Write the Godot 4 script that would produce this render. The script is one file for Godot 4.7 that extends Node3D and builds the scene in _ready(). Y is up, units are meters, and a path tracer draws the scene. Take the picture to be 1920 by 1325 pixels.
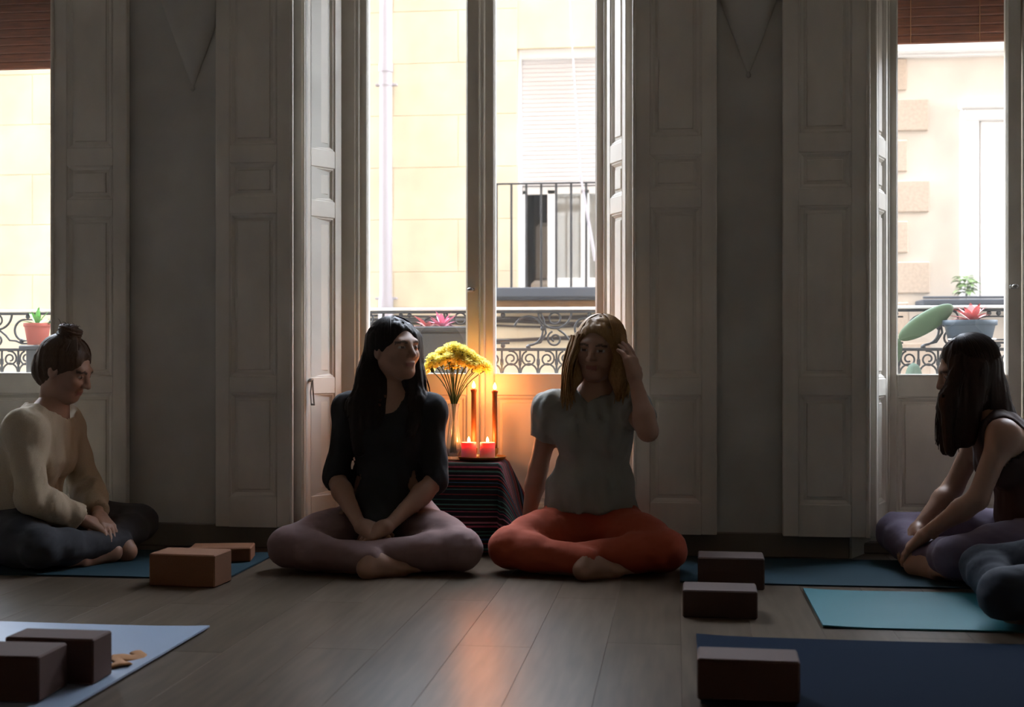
extends Node3D

# ------------------------------------------------------------------ mesh collecting
class Mb:
	var v := PackedVector3Array()
	var n := PackedVector3Array()
	var u := PackedVector2Array()
	var c := PackedColorArray()
	var ix := PackedInt32Array()
	var col := Color(1, 1, 1)
	func vert(p: Vector3, nn: Vector3, uv := Vector2.ZERO) -> int:
		v.push_back(p); n.push_back(nn); u.push_back(uv); c.push_back(col)
		return v.size() - 1
	func face(a: int, b: int, d: int) -> void:
		var g := (v[b] - v[a]).cross(v[d] - v[a])
		if g.dot(n[a] + n[b] + n[d]) > 0.0:
			ix.push_back(a); ix.push_back(d); ix.push_back(b)
		else:
			ix.push_back(a); ix.push_back(b); ix.push_back(d)
	func quad(a: Vector3, b: Vector3, d: Vector3, e: Vector3, nn: Vector3) -> void:
		var i := vert(a, nn, Vector2(0, 0)); vert(b, nn, Vector2(1, 0)); vert(d, nn, Vector2(1, 1)); vert(e, nn, Vector2(0, 1))
		face(i, i + 1, i + 2); face(i, i + 2, i + 3)
	func poly(pts: Array, nn: Vector3) -> void:
		var i := v.size()
		for p in pts: vert(p, nn)
		for k in range(1, pts.size() - 1): face(i, i + k, i + k + 1)
	# box with chamfered edges
	func box(at: Vector3, size: Vector3, bevel := 0.0, bs := Basis()) -> void:
		var h := size * 0.5
		var b: float = min(bevel, min(h.x, min(h.y, h.z)) * 0.9)
		for ax in 3:
			var a1 := (ax + 1) % 3
			var a2 := (ax + 2) % 3
			for s in [-1.0, 1.0]:
				var pts := []
				for q in [[-1, -1], [1, -1], [1, 1], [-1, 1]]:
					var p := Vector3.ZERO
					p[ax] = s * h[ax]; p[a1] = q[0] * (h[a1] - b); p[a2] = q[1] * (h[a2] - b)
					pts.push_back(at + bs * p)
				var nn := Vector3.ZERO
				nn[ax] = s
				poly(pts, bs * nn)
		if b <= 0.0: return
		for ax in 3:
			var a1 := (ax + 1) % 3
			var a2 := (ax + 2) % 3
			for s1 in [-1.0, 1.0]:
				for s2 in [-1.0, 1.0]:
					var pts := []
					for q in [[-1, 0], [1, 0], [1, 1], [-1, 1]]:
						var p := Vector3.ZERO
						p[ax] = q[0] * (h[ax] - b)
						p[a1] = s1 * (h[a1] - (b if q[1] == 1 else 0.0))
						p[a2] = s2 * (h[a2] - (0.0 if q[1] == 1 else b))
						pts.push_back(at + bs * p)
					var nn := Vector3.ZERO
					nn[a1] = s1; nn[a2] = s2
					poly(pts, bs * nn.normalized())
		for sx in [-1.0, 1.0]:
			for sy in [-1.0, 1.0]:
				for sz in [-1.0, 1.0]:
					var nn := Vector3(sx, sy, sz)
					poly([at + bs * (nn * Vector3(h.x, h.y - b, h.z - b)), at + bs * (nn * Vector3(h.x - b, h.y, h.z - b)), at + bs * (nn * Vector3(h.x - b, h.y - b, h.z))], bs * nn.normalized())
	# vertical prism over a polygon in x/z
	func prism(pts: PackedVector2Array, y0: float, y1: float) -> void:
		var cc := Vector2.ZERO
		for p in pts: cc += p / pts.size()
		var top := []
		var bot := []
		for p in pts:
			top.push_back(Vector3(p.x, y1, p.y)); bot.push_back(Vector3(p.x, y0, p.y))
		poly(top, Vector3.UP); poly(bot, Vector3.DOWN)
		for i in pts.size():
			var a := pts[i]
			var b := pts[(i + 1) % pts.size()]
			var nn := Vector3(b.y - a.y, 0, a.x - b.x).normalized()
			var m := (a + b) * 0.5 - cc
			if nn.x * m.x + nn.z * m.y < 0.0: nn = -nn
			quad(Vector3(a.x, y0, a.y), Vector3(b.x, y0, b.y), Vector3(b.x, y1, b.y), Vector3(a.x, y1, a.y), nn)
	func tube(pts: PackedVector3Array, radii, sides := 8, caps := true, flat := 1.0) -> void:
		var k := pts.size()
		var base := v.size()
		var side := Vector3.ZERO
		for i in k:
			var t: Vector3 = (pts[min(i + 1, k - 1)] - pts[max(i - 1, 0)]).normalized()
			if side == Vector3.ZERO:
				side = t.cross(Vector3.UP if abs(t.y) < 0.9 else Vector3.RIGHT).normalized()
			side = (side - t * side.dot(t)).normalized()
			var up := side.cross(t)
			var r: float = radii[i] if radii is Array or radii is PackedFloat32Array else radii
			for j in sides:
				var a := TAU * j / sides
				var d := side * cos(a) + up * sin(a) * flat
				vert(pts[i] + d * r, (side * cos(a) + up * sin(a) / flat).normalized(), Vector2(float(j) / sides, float(i) / k))
		for i in k - 1:
			for j in sides:
				var a := base + i * sides + j
				var b := base + i * sides + (j + 1) % sides
				face(a, b, a + sides); face(b, b + sides, a + sides)
		if caps:
			for e in [0, k - 1]:
				var t: Vector3 = (pts[0] - pts[1]).normalized() if e == 0 else (pts[k - 1] - pts[k - 2]).normalized()
				var ring := []
				for j in sides: ring.push_back(v[base + e * sides + j])
				poly(ring, t)
	# profile: Vector2(radius, height)
	func lathe(prof: Array, at: Vector3, seg := 24, from := 0.0, to := TAU) -> void:
		var base := v.size()
		var k := prof.size()
		var whole: bool = abs(to - from - TAU) < 0.001
		for i in k:
			var p: Vector2 = prof[i]
			var t: Vector2 = prof[min(i + 1, k - 1)] - prof[max(i - 1, 0)]
			var nr := Vector2(t.y, -t.x).normalized()
			for j in seg + 1:
				var a: float = from + (to - from) * j / seg
				vert(at + Vector3(cos(a) * p.x, p.y, sin(a) * p.x), Vector3(cos(a) * nr.x, nr.y, sin(a) * nr.x), Vector2(float(j) / seg, float(i) / k))
		for i in k - 1:
			for j in seg:
				var a := base + i * (seg + 1) + j
				face(a, a + 1, a + seg + 1); face(a + 1, a + seg + 2, a + seg + 1)
	func ball(at: Vector3, r: Vector3, seg := 10, bs := Basis()) -> void:
		var base := v.size()
		for i in seg + 1:
			var th := PI * i / seg
			for j in seg * 2 + 1:
				var ph := PI * j / seg
				var d := Vector3(sin(th) * cos(ph), cos(th), sin(th) * sin(ph))
				vert(at + bs * (d * r), (bs * (d / r)).normalized(), Vector2(float(j) / seg, float(i) / seg))
		var w := seg * 2 + 1
		for i in seg:
			for j in seg * 2:
				var a := base + i * w + j
				face(a, a + 1, a + w); face(a + 1, a + w + 1, a + w)
	func done() -> ArrayMesh:
		var arr := []
		arr.resize(Mesh.ARRAY_MAX)
		arr[Mesh.ARRAY_VERTEX] = v; arr[Mesh.ARRAY_NORMAL] = n; arr[Mesh.ARRAY_TEX_UV] = u; arr[Mesh.ARRAY_COLOR] = c; arr[Mesh.ARRAY_INDEX] = ix
		var m := ArrayMesh.new()
		m.add_surface_from_arrays(Mesh.PRIMITIVE_TRIANGLES, arr)
		return m

# ------------------------------------------------------------------ smooth solid shapes (distance field, surface nets)
class Sdf:
	var o: Vector3
	var s: float
	var nx: int
	var ny: int
	var nz: int
	var f := PackedFloat32Array()
	func _init(lo: Vector3, hi: Vector3, cell: float) -> void:
		o = lo; s = cell
		nx = int(ceil((hi.x - lo.x) / cell)) + 2
		ny = int(ceil((hi.y - lo.y) / cell)) + 2
		nz = int(ceil((hi.z - lo.z) / cell)) + 2
		f.resize(nx * ny * nz)
		f.fill(1.0)
	func span(lo: Vector3, hi: Vector3) -> Array:
		var a := (lo - o) / s
		var b := (hi - o) / s
		return [clampi(int(a.x), 0, nx), clampi(int(b.x) + 2, 0, nx), clampi(int(a.y), 0, ny), clampi(int(b.y) + 2, 0, ny), clampi(int(a.z), 0, nz), clampi(int(b.z) + 2, 0, nz)]
	func cap(a: Vector3, ra: float, b: Vector3, rb: float, k := 0.03) -> void:
		var m: float = max(ra, rb) + k + 2.0 * s
		var mm := Vector3(m, m, m)
		var q := span(a.min(b) - mm, a.max(b) + mm)
		var ab := b - a
		var l2: float = max(ab.length_squared(), 1e-9)
		for z in range(q[4], q[5]):
			for y in range(q[2], q[3]):
				var row := (z * ny + y) * nx
				var p := o + Vector3(q[0] * s, y * s, z * s) - a
				for x in range(q[0], q[1]):
					var t := clampf(p.dot(ab) / l2, 0.0, 1.0)
					var d := (p - ab * t).length() - ra - (rb - ra) * t
					var w := f[row + x]
					var h := k - absf(w - d)
					f[row + x] = minf(w, d) - (h * h * 0.25 / k if h > 0.0 else 0.0)
					p.x += s
	func ell(at: Vector3, r: Vector3, k := 0.03, bs := Basis(), cut := false) -> void:
		var rm: float = max(r.x, max(r.y, r.z))
		var m: float = rm + k + 2.0 * s
		var mm := Vector3(m, m, m)
		var q := span(at - mm, at + mm)
		var inv := bs.transposed()
		for z in range(q[4], q[5]):
			for y in range(q[2], q[3]):
				var row := (z * ny + y) * nx
				for x in range(q[0], q[1]):
					var p := inv * (o + Vector3(x * s, y * s, z * s) - at)
					var k0 := (p / r).length()
					var k1 := (p / (r * r)).length()
					var d: float = k0 * (k0 - 1.0) / k1 if k1 > 1e-6 else -rm
					var w := f[row + x]
					if cut:
						d = -d
						var h := k - absf(w - d)
						f[row + x] = maxf(w, d) + (h * h * 0.25 / k if h > 0.0 else 0.0)
					else:
						var h := k - absf(w - d)
						f[row + x] = minf(w, d) - (h * h * 0.25 / k if h > 0.0 else 0.0)
	# keeps only what lies behind the plane, inside a ball round the point
	func trim(at: Vector3, dir: Vector3, reach: float) -> void:
		var mm := Vector3(reach, reach, reach)
		var q := span(at - mm, at + mm)
		var dn := dir.normalized()
		for z in range(q[4], q[5]):
			for y in range(q[2], q[3]):
				var row := (z * ny + y) * nx
				for x in range(q[0], q[1]):
					var p := o + Vector3(x * s, y * s, z * s) - at
					if p.length() < reach:
						f[row + x] = maxf(f[row + x], p.dot(dn))
	func ripple(lo: Vector3, hi: Vector3, amount: float, wave: Vector3, seed_: int) -> void:
		var nse := FastNoiseLite.new()
		nse.seed = seed_; nse.frequency = 1.0; nse.fractal_octaves = 2
		var q := span(lo, hi)
		for z in range(q[4], q[5]):
			for y in range(q[2], q[3]):
				var row := (z * ny + y) * nx
				for x in range(q[0], q[1]):
					if absf(f[row + x]) < 0.05:
						var p := o + Vector3(x * s, y * s, z * s)
						f[row + x] += amount * nse.get_noise_3dv(p * wave)
	func net(mb: Mb) -> void:
		var at := PackedInt32Array()
		at.resize(nx * ny * nz)
		at.fill(-1)
		var sy := nx
		var sz := nx * ny
		var off := [0, 1, sy, sy + 1, sz, sz + 1, sz + sy, sz + sy + 1]
		var edges := [[0, 1], [2, 3], [4, 5], [6, 7], [0, 2], [1, 3], [4, 6], [5, 7], [0, 4], [1, 5], [2, 6], [3, 7]]
		var near := s * 2.0
		var g := PackedFloat32Array()
		g.resize(8)
		for z in nz - 1:
			for y in ny - 1:
				var row := (z * ny + y) * nx
				for x in nx - 1:
					var i := row + x
					if absf(f[i]) > near: continue
					var neg := 0
					for e in 8:
						g[e] = f[i + off[e]]
						if g[e] < 0.0: neg += 1
					if neg == 0 or neg == 8: continue
					var sum := Vector3.ZERO
					var cnt := 0
					for e in edges:
						var a := g[e[0]]
						var b := g[e[1]]
						if (a < 0.0) != (b < 0.0):
							var t := a / (a - b)
							var pa := Vector3(e[0] & 1, (e[0] >> 1) & 1, e[0] >> 2)
							var pb := Vector3(e[1] & 1, (e[1] >> 1) & 1, e[1] >> 2)
							sum += pa.lerp(pb, t)
							cnt += 1
					var p := o + (Vector3(x, y, z) + sum / cnt) * s
					var nn := Vector3(g[1] + g[3] + g[5] + g[7] - g[0] - g[2] - g[4] - g[6], g[2] + g[3] + g[6] + g[7] - g[0] - g[1] - g[4] - g[5], g[4] + g[5] + g[6] + g[7] - g[0] - g[1] - g[2] - g[3])
					at[i] = mb.vert(p, nn.normalized(), Vector2(p.x, p.y))
		for z in range(1, nz - 1):
			for y in range(1, ny - 1):
				for x in range(1, nx - 1):
					var i := (z * ny + y) * nx + x
					var a := f[i]
					if absf(a) > near: continue
					for ax in 3:
						var st: int = [1, sy, sz][ax]
						if (a < 0.0) == (f[i + st] < 0.0): continue
						var s1: int = [sy, sz, 1][ax]
						var s2: int = [sz, 1, sy][ax]
						var q0 := at[i]
						var q1 := at[i - s1]
						var q2 := at[i - s1 - s2]
						var q3 := at[i - s2]
						if q0 < 0 or q1 < 0 or q2 < 0 or q3 < 0: continue
						mb.face(q0, q1, q2); mb.face(q0, q2, q3)

# ------------------------------------------------------------------ scene helpers
var M := {}
var taken := {}
var rng := RandomNumberGenerator.new()

func numbered(called: String) -> String:
	if not taken.has(called):
		taken[called] = 0
		return called
	taken[called] += 1
	return "%s_%03d" % [called, taken[called]]
func tag(o: Node, label: String, category: String, group := "") -> void:
	o.set_meta("label", label); o.set_meta("category", category)
	if group: o.set_meta("group", group)
func thing(called: String, label: String, category: String, at := Vector3.ZERO, turn := 0.0, group := "") -> Node3D:
	var o := Node3D.new()
	o.name = numbered(called)
	add_child(o)
	o.position = at; o.rotation.y = turn
	tag(o, label, category, group)
	return o
func part(called: String, mesh: Mesh, m: Material, parent: Node, at := Vector3.ZERO, label := "") -> MeshInstance3D:
	var o := MeshInstance3D.new()
	o.name = called if parent != self else numbered(called)
	o.mesh = mesh
	o.material_override = m
	o.position = at
	o.cast_shadow = GeometryInstance3D.SHADOW_CASTING_SETTING_ON
	parent.add_child(o, true)
	if label: o.set_meta("label", label)
	return o
func struct(called: String, mb: Mb, m: Material, label := "") -> MeshInstance3D:
	var o := part(called, mb.done(), m, self)
	o.set_meta("kind", "structure")
	if label: o.set_meta("label", label)
	return o
func lin(r: float, g: float, b: float) -> Color:
	return Color(r, g, b).linear_to_srgb()
func mat(c: Color, rough := 0.7, metal := 0.0) -> StandardMaterial3D:
	var m := StandardMaterial3D.new()
	m.albedo_color = c; m.roughness = rough; m.metallic = metal
	return m
func noise_tex(freq: float, seed_: int, lo: float, hi: float, w := 256, h := 256, oct := 4) -> ImageTexture:
	var fn := FastNoiseLite.new()
	fn.seed = seed_; fn.frequency = freq; fn.fractal_octaves = oct
	var im := fn.get_seamless_image(w, h)
	im.convert(Image.FORMAT_RGB8)
	for y in h:
		for x in w:
			var t: float = lerpf(lo, hi, im.get_pixel(x, y).r)
			im.set_pixel(x, y, Color(t, t, t))
	return ImageTexture.create_from_image(im)
func tri(m: StandardMaterial3D, tex: Texture2D, scale_: Vector3) -> StandardMaterial3D:
	m.albedo_texture = tex
	m.uv1_triplanar = true; m.uv1_world_triplanar = true; m.uv1_scale = scale_
	return m
func bump(m: StandardMaterial3D, tex: Texture2D, cm: float) -> StandardMaterial3D:
	m.heightmap_enabled = true; m.heightmap_texture = tex; m.heightmap_scale = cm
	return m

const EYE := Vector3(0, 0.75, 4.9)
const CEIL := 3.05
# windows: [middle x, left hinge x, left fold x, right hinge x, right fold x]
const WIN := [[-3.0, -3.55, -3.63, -2.47, -2.445], [-0.77, -1.333, -1.439, -0.257, -0.177], [1.285, 0.775, 0.708, 1.835, 1.93]]
const HALF := 0.55
const FRAME_Z := -0.22
const TOP := 2.75

func _ready() -> void:
	rng.seed = 77
	setup_view()
	make_materials()
	room()
	for i in 3: window(i)
	street()
	print("setting ", Time.get_ticks_msec())
	balconies()
	altar()
	mats_and_blocks()
	print("things ", Time.get_ticks_msec())
	people()
	print("people ", Time.get_ticks_msec())

func setup_view() -> void:
	var cam := Camera3D.new()
	cam.name = "camera"
	add_child(cam)
	cam.position = EYE
	cam.rotation_degrees = Vector3(0, 7.2, 0)
	cam.fov = 30.27
	cam.near = 0.05; cam.far = 200.0
	cam.current = true
	var lens := CameraAttributesPhysical.new()
	lens.frustum_focal_length = 44.37
	lens.frustum_focus_distance = 4.8
	lens.frustum_near = 0.05
	lens.frustum_far = 200.0
	lens.exposure_aperture = 4.0
	cam.attributes = lens
	var e := Environment.new()
	e.background_mode = Environment.BG_SKY
	var sm := ProceduralSkyMaterial.new()
	sm.sky_top_color = Color(0.86, 0.90, 0.96)
	sm.sky_horizon_color = Color(0.95, 0.96, 0.97)
	sm.ground_bottom_color = Color(0.4, 0.4, 0.4)
	sm.ground_horizon_color = Color(0.6, 0.6, 0.6)
	sm.sky_energy_multiplier = 2.0
	var sky := Sky.new()
	sky.sky_material = sm
	e.sky = sky
	e.tonemap_mode = Environment.TONE_MAPPER_LINEAR
	e.tonemap_exposure = 5.6
	e.sdfgi_enabled = true; e.ssao_enabled = true; e.ssil_enabled = true
	var we := WorldEnvironment.new()
	we.name = "world_environment"
	we.environment = e
	add_child(we)

func make_materials() -> void:
	var fine := noise_tex(0.06, 3, 0.88, 1.0)
	var coarse := noise_tex(0.012, 5, 0.9, 1.0)
	M.paint = tri(mat(Color8(228, 220, 206), 0.5), coarse, Vector3(1.3, 0.7, 1.3))
	M.wall = tri(mat(Color8(206, 202, 192), 0.85), coarse, Vector3(0.8, 0.8, 0.8))
	M.wall_room = mat(Color8(236, 231, 222), 0.9)
	M.ceiling = mat(Color8(242, 239, 233), 0.9)
	M.base = mat(Color8(120, 112, 102), 0.6)
	var grain := noise_tex(0.02, 11, 0.65, 1.0, 512, 512, 5)
	var floor_grain := noise_tex(0.02, 21, 0.78, 1.0, 512, 512, 3)
	M.planks = []
	for q in [[104, 91, 78], [97, 85, 72], [108, 95, 82]]:
		var m := tri(mat(Color8(q[0], q[1], q[2]), 0.3), floor_grain, Vector3(2.5, 2.5, 0.22))
		m.metallic_specular = 0.27
		M.planks.push_back(m)
	M.under = mat(Color8(40, 35, 30), 0.9)
	M.glass = mat(Color(0.95, 0.97, 0.97, 0.05), 0.0)
	M.glass.transparency = BaseMaterial3D.TRANSPARENCY_ALPHA
	M.iron = mat(Color8(30, 29, 30), 0.5)
	M.rail_white = mat(Color8(226, 224, 220), 0.4)
	M.latch = mat(Color8(150, 146, 140), 0.35, 0.7)
	M.cream = tri(mat(Color8(236, 219, 186), 0.9), coarse, Vector3(0.6, 0.6, 0.6))
	M.cream2 = tri(mat(Color8(243, 224, 184), 0.9), fine, Vector3(0.5, 0.5, 0.5))
	M.own_stone = mat(Color8(112, 98, 86), 0.9)
	M.offwhite = tri(mat(Color8(232, 222, 208), 0.9), coarse, Vector3(0.5, 0.5, 0.5))
	M.quoin = tri(mat(Color8(208, 190, 170), 0.9), fine, Vector3(2, 2, 2))
	M.white = mat(Color8(240, 238, 234), 0.55)
	M.pipe = mat(Color8(176, 170, 174), 0.5)
	M.slat_white = mat(Color8(222, 217, 214), 0.6)
	M.chair = mat(Color8(150, 138, 124), 0.9)
	M.curtain = mat(Color8(176, 166, 154), 0.9)
	M.slab = tri(mat(Color8(76, 82, 90), 0.8), fine, Vector3(3, 3, 3))
	M.under_wood = tri(mat(Color8(170, 124, 74), 0.8), grain, Vector3(0.6, 6, 6))
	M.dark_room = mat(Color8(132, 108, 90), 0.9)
	M.cable = mat(Color8(40, 37, 35), 0.7)
	M.street = mat(Color8(120, 118, 114), 0.9)
	M.blind = tri(mat(Color8(156, 88, 56), 0.6), grain, Vector3(0.8, 8, 8))
	M.planter = mat(Color8(36, 34, 33), 0.8)
	M.pot = mat(Color8(36, 48, 58), 0.55)
	M.terracotta = mat(Color8(136, 58, 42), 0.8)
	M.soil = mat(Color8(60, 44, 34), 0.95)
	M.pink_leaf = leafy(Color8(176, 84, 108))
	M.red_leaf = leafy(Color8(160, 74, 70))
	M.green_leaf = leafy(Color8(70, 122, 44))
	M.pale_leaf = leafy(Color8(124, 150, 96))
	M.cactus = tri(mat(Color8(50, 72, 36), 0.7), fine, Vector3(9, 9, 9))
	M.cactus2 = tri(mat(Color8(74, 98, 74), 0.8), noise_tex(0.2, 9, 0.55, 1.0), Vector3(6, 6, 6))
	M.brass = mat(Color8(196, 150, 84), 0.35, 0.9)
	M.pink_wax = mat(Color8(246, 176, 174), 0.45)
	M.pink_wax.subsurf_scatter_enabled = true; M.pink_wax.subsurf_scatter_strength = 0.95
	M.amber_wax = mat(Color8(136, 88, 38), 0.4)
	M.amber_wax.subsurf_scatter_enabled = true; M.amber_wax.subsurf_scatter_strength = 0.6
	M.wick = mat(Color8(30, 24, 20), 0.9)
	M.flame = mat(Color8(255, 226, 170), 0.5)
	M.flame.emission_enabled = true; M.flame.emission = Color8(255, 166, 80); M.flame.emission_energy_multiplier = 11.0
	M.bloom = leafy(Color8(255, 244, 148))
	M.bloom.backlight = Color8(255, 244, 148)
	M.stem = mat(Color8(62, 92, 48), 0.6)
	M.vase = mat(Color(0.97, 0.99, 0.98, 0.12), 0.02)
	M.vase.refraction_enabled = true; M.vase.refraction_scale = 0.05
	M.water = mat(Color(0.96, 0.99, 0.97, 0.1), 0.0)
	M.water.refraction_enabled = true; M.water.refraction_scale = 0.033
	M.wood = tri(mat(Color8(120, 82, 52), 0.6), grain, Vector3(6, 1, 6))
	M.cloth = mat(Color(1, 1, 1), 0.95)
	M.cloth.albedo_texture = stripes()
	var speck := noise_tex(0.25, 31, 0.55, 1.0)
	M.cork = tri(mat(Color8(168, 112, 76), 0.85), speck, Vector3(7, 7, 7))
	M.brown_foam = tri(mat(Color8(96, 62, 50), 0.8), speck, Vector3(9, 9, 9))
	M.dark_foam = tri(mat(Color8(92, 66, 56), 0.8), speck, Vector3(9, 9, 9))
	M.mat_teal = mat(Color8(34, 58, 68), 0.85)
	M.mat_teal.metallic_specular = 0.3
	M.mat_grey = mat(Color8(150, 166, 188), 0.35)
	M.mat_turquoise = mat(Color8(48, 110, 120), 0.6)
	M.mat_turquoise.metallic_specular = 0.35
	M.mat_navy = mat(Color8(20, 32, 48), 0.9)
	M.mat_navy.metallic_specular = 0.12
	M.strap = mat(Color8(176, 124, 76), 0.8)
	var weave := noise_tex(0.3, 41, 0.8, 1.0)
	M.skin = skin_mat()
	M.black_top = cloth_mat(Color8(34, 36, 40), weave)
	M.mauve = cloth_mat(Color8(150, 122, 120), weave)
	M.grey_tee = cloth_mat(Color8(150, 150, 142), weave)
	M.rust = cloth_mat(Color8(184, 82, 54), weave)
	M.cream_knit = cloth_mat(Color8(206, 188, 160), noise_tex(0.12, 43, 0.7, 1.0))
	M.dark_legging = cloth_mat(Color8(58, 60, 66), weave)
	M.purple = cloth_mat(Color8(112, 98, 118), weave)
	M.brown_top = cloth_mat(Color8(74, 52, 46), weave)
	M.navy_cloth = cloth_mat(Color8(44, 50, 62), weave)
	var strand := noise_tex(0.08, 51, 0.6, 1.0)
	M.hair_black = hair_mat(Color8(40, 32, 30), strand)
	M.hair_blond = hair_mat(Color8(190, 148, 98), strand)
	M.hair_brown = hair_mat(Color8(98, 76, 60), strand)
	M.hair_dark = hair_mat(Color8(60, 42, 34), strand)
	M.watch = mat(Color8(60, 64, 70), 0.3, 0.5)
func leafy(c: Color) -> StandardMaterial3D:
	var m := mat(c, 0.55)
	m.backlight_enabled = true
	m.backlight = c * 0.5
	m.cull_mode = BaseMaterial3D.CULL_DISABLED
	return m
func skin_mat() -> StandardMaterial3D:
	var m := mat(Color(1, 1, 1), 0.5)
	m.vertex_color_use_as_albedo = true
	return m
func cloth_mat(c: Color, t: Texture2D) -> StandardMaterial3D:
	var m := tri(mat(c, 0.9), t, Vector3(14, 14, 14))
	m.rim_enabled = true; m.rim = 0.15
	return m
func hair_mat(c: Color, t: Texture2D) -> StandardMaterial3D:
	var m := tri(mat(c, 0.5), t, Vector3(30, 2.5, 30))
	m.metallic_specular = 0.3
	return m
func stripes() -> ImageTexture:
	var r := RandomNumberGenerator.new()
	r.seed = 9
	var im := Image.create(64, 512, false, Image.FORMAT_RGB8)
	var base := [Color8(22, 30, 34), Color8(30, 38, 52), Color8(44, 24, 30), Color8(24, 40, 40)]
	var bright := [Color8(168, 52, 60), Color8(60, 104, 150), Color8(186, 84, 110), Color8(150, 48, 48), Color8(70, 130, 120), Color8(190, 120, 140)]
	var y := 0
	var k := 0
	while y < 512:
		var h := r.randi_range(4, 9) if k % 2 == 0 else r.randi_range(2, 4)
		var c: Color = base[r.randi() % 4] if k % 2 == 0 else bright[r.randi() % 6]
		for j in h:
			if y + j < 512:
				for x in 64:
					im.set_pixel(x, y + j, c.darkened(r.randf() * 0.25))
		y += h
		k += 1
	return ImageTexture.create_from_image(im)

# ------------------------------------------------------------------ the room
func room() -> void:
	var b := Mb.new()
	b.box(Vector3(-0.8, -0.11, 2.6), Vector3(6.6, 0.18, 6.1))
	var fl := struct("floor", b, M.under, "grey brown wood plank floor with a satin gloss")
	var w := 0.19
	var length := 1.29
	var pm := Mb.new()
	pm.box(Vector3.ZERO, Vector3(w - 0.0006, 0.02, length - 0.0006), 0.0004)
	var shared := pm.done()
	var cols := int(6.4 / w)
	for i in cols:
		var start: float = -0.3 - fmod(i * 0.53, 1.0) * length
		for j in 7:
			var z := start + j * length
			var z0: float = max(z, -0.3)
			var z1: float = min(z + length, 5.55)
			if z1 - z0 < 0.05: continue
			var mesh := shared
			if z1 - z0 < length - 0.01:
				var cut := Mb.new()
				cut.box(Vector3.ZERO, Vector3(w - 0.0006, 0.02, z1 - z0 - 0.0006), 0.0004)
				mesh = cut.done()
			part("plank", mesh, M.planks[rng.randi() % 3], fl, Vector3(-3.98 + (i + 0.5) * w, -0.01, (z0 + z1) * 0.5))
	b = Mb.new()
	b.box(Vector3(-0.8, CEIL + 0.1, 2.6), Vector3(6.6, 0.2, 6.1))
	struct("ceiling", b, M.ceiling)
	b = Mb.new(); b.box(Vector3(-0.8, CEIL * 0.5, 5.6), Vector3(6.6, CEIL, 0.2))
	struct("wall_back", b, M.wall_room)
	b = Mb.new(); b.box(Vector3(-4.0, CEIL * 0.5, 2.6), Vector3(0.2, CEIL, 6.0))
	struct("wall_left", b, M.wall_room)
	b = Mb.new(); b.box(Vector3(2.4, CEIL * 0.5, 2.6), Vector3(0.2, CEIL, 6.0))
	struct("wall_right", b, M.wall_room)
	# window wall: piers with splayed reveals, lintel over the three openings
	b = Mb.new()
	var edges := [-4.2]
	for wn in WIN: edges.append_array([wn[0] - HALF - 0.0, wn[0] + HALF])
	edges.push_back(2.6)
	for i in 4:
		var x0: float = edges[i * 2]
		var x1: float = edges[i * 2 + 1]
		var l: float = 0.1 if i > 0 else 0.0
		var r: float = 0.1 if i < 3 else 0.0
		b.prism(PackedVector2Array([Vector2(x0 + l, 0), Vector2(x1 - r, 0), Vector2(x1, -0.2), Vector2(x1, -0.42), Vector2(x0, -0.42), Vector2(x0, -0.2)]), 0, CEIL)
	b.box(Vector3(-0.8, (TOP + CEIL) * 0.5, -0.21), Vector3(6.8, CEIL - TOP, 0.42))
	struct("wall_front", b, M.wall, "grey white plaster wall between the tall windows")
	for i in 4:
		var x0: float = edges[i * 2] + (0.1 if i > 0 else 0.0)
		var x1: float = edges[i * 2 + 1] - (0.1 if i < 3 else 0.0)
		b = Mb.new()
		b.box(Vector3((x0 + x1) * 0.5, 0.045, 0.008), Vector3(x1 - x0 - 0.02, 0.09, 0.016), 0.004)
		struct("baseboard_front", b, M.base)
	# plaster uplights on the two piers
	for q in [[-1.873, 1.79, "wedge shaped plaster wall light on the pier beside the bun-haired person"], [0.262, 1.785, "wedge shaped plaster wall light on the pier near the blond person"]]:
		var t := thing("wall_sconce", q[2], "wall light", Vector3(q[0], q[1], 0.0))
		b = Mb.new()
		b.lathe([Vector2(0.004, 0), Vector2(0.012, 0.02), Vector2(0.068, 0.17), Vector2(0.13, 0.34), Vector2(0.125, 0.34), Vector2(0.06, 0.17), Vector2(0.0, 0.03)], Vector3.ZERO, 20, 0, PI)
		part("bowl", b.done(), M.wall, t).scale = Vector3(1, 1, 0.5)
		b = Mb.new()
		b.lathe([Vector2(0, -0.02), Vector2(0.008, -0.014), Vector2(0.009, -0.006), Vector2(0.004, 0.004)], Vector3(0, 0, 0.006), 12)
		part("finial", b.done(), M.wall, t)

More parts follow.
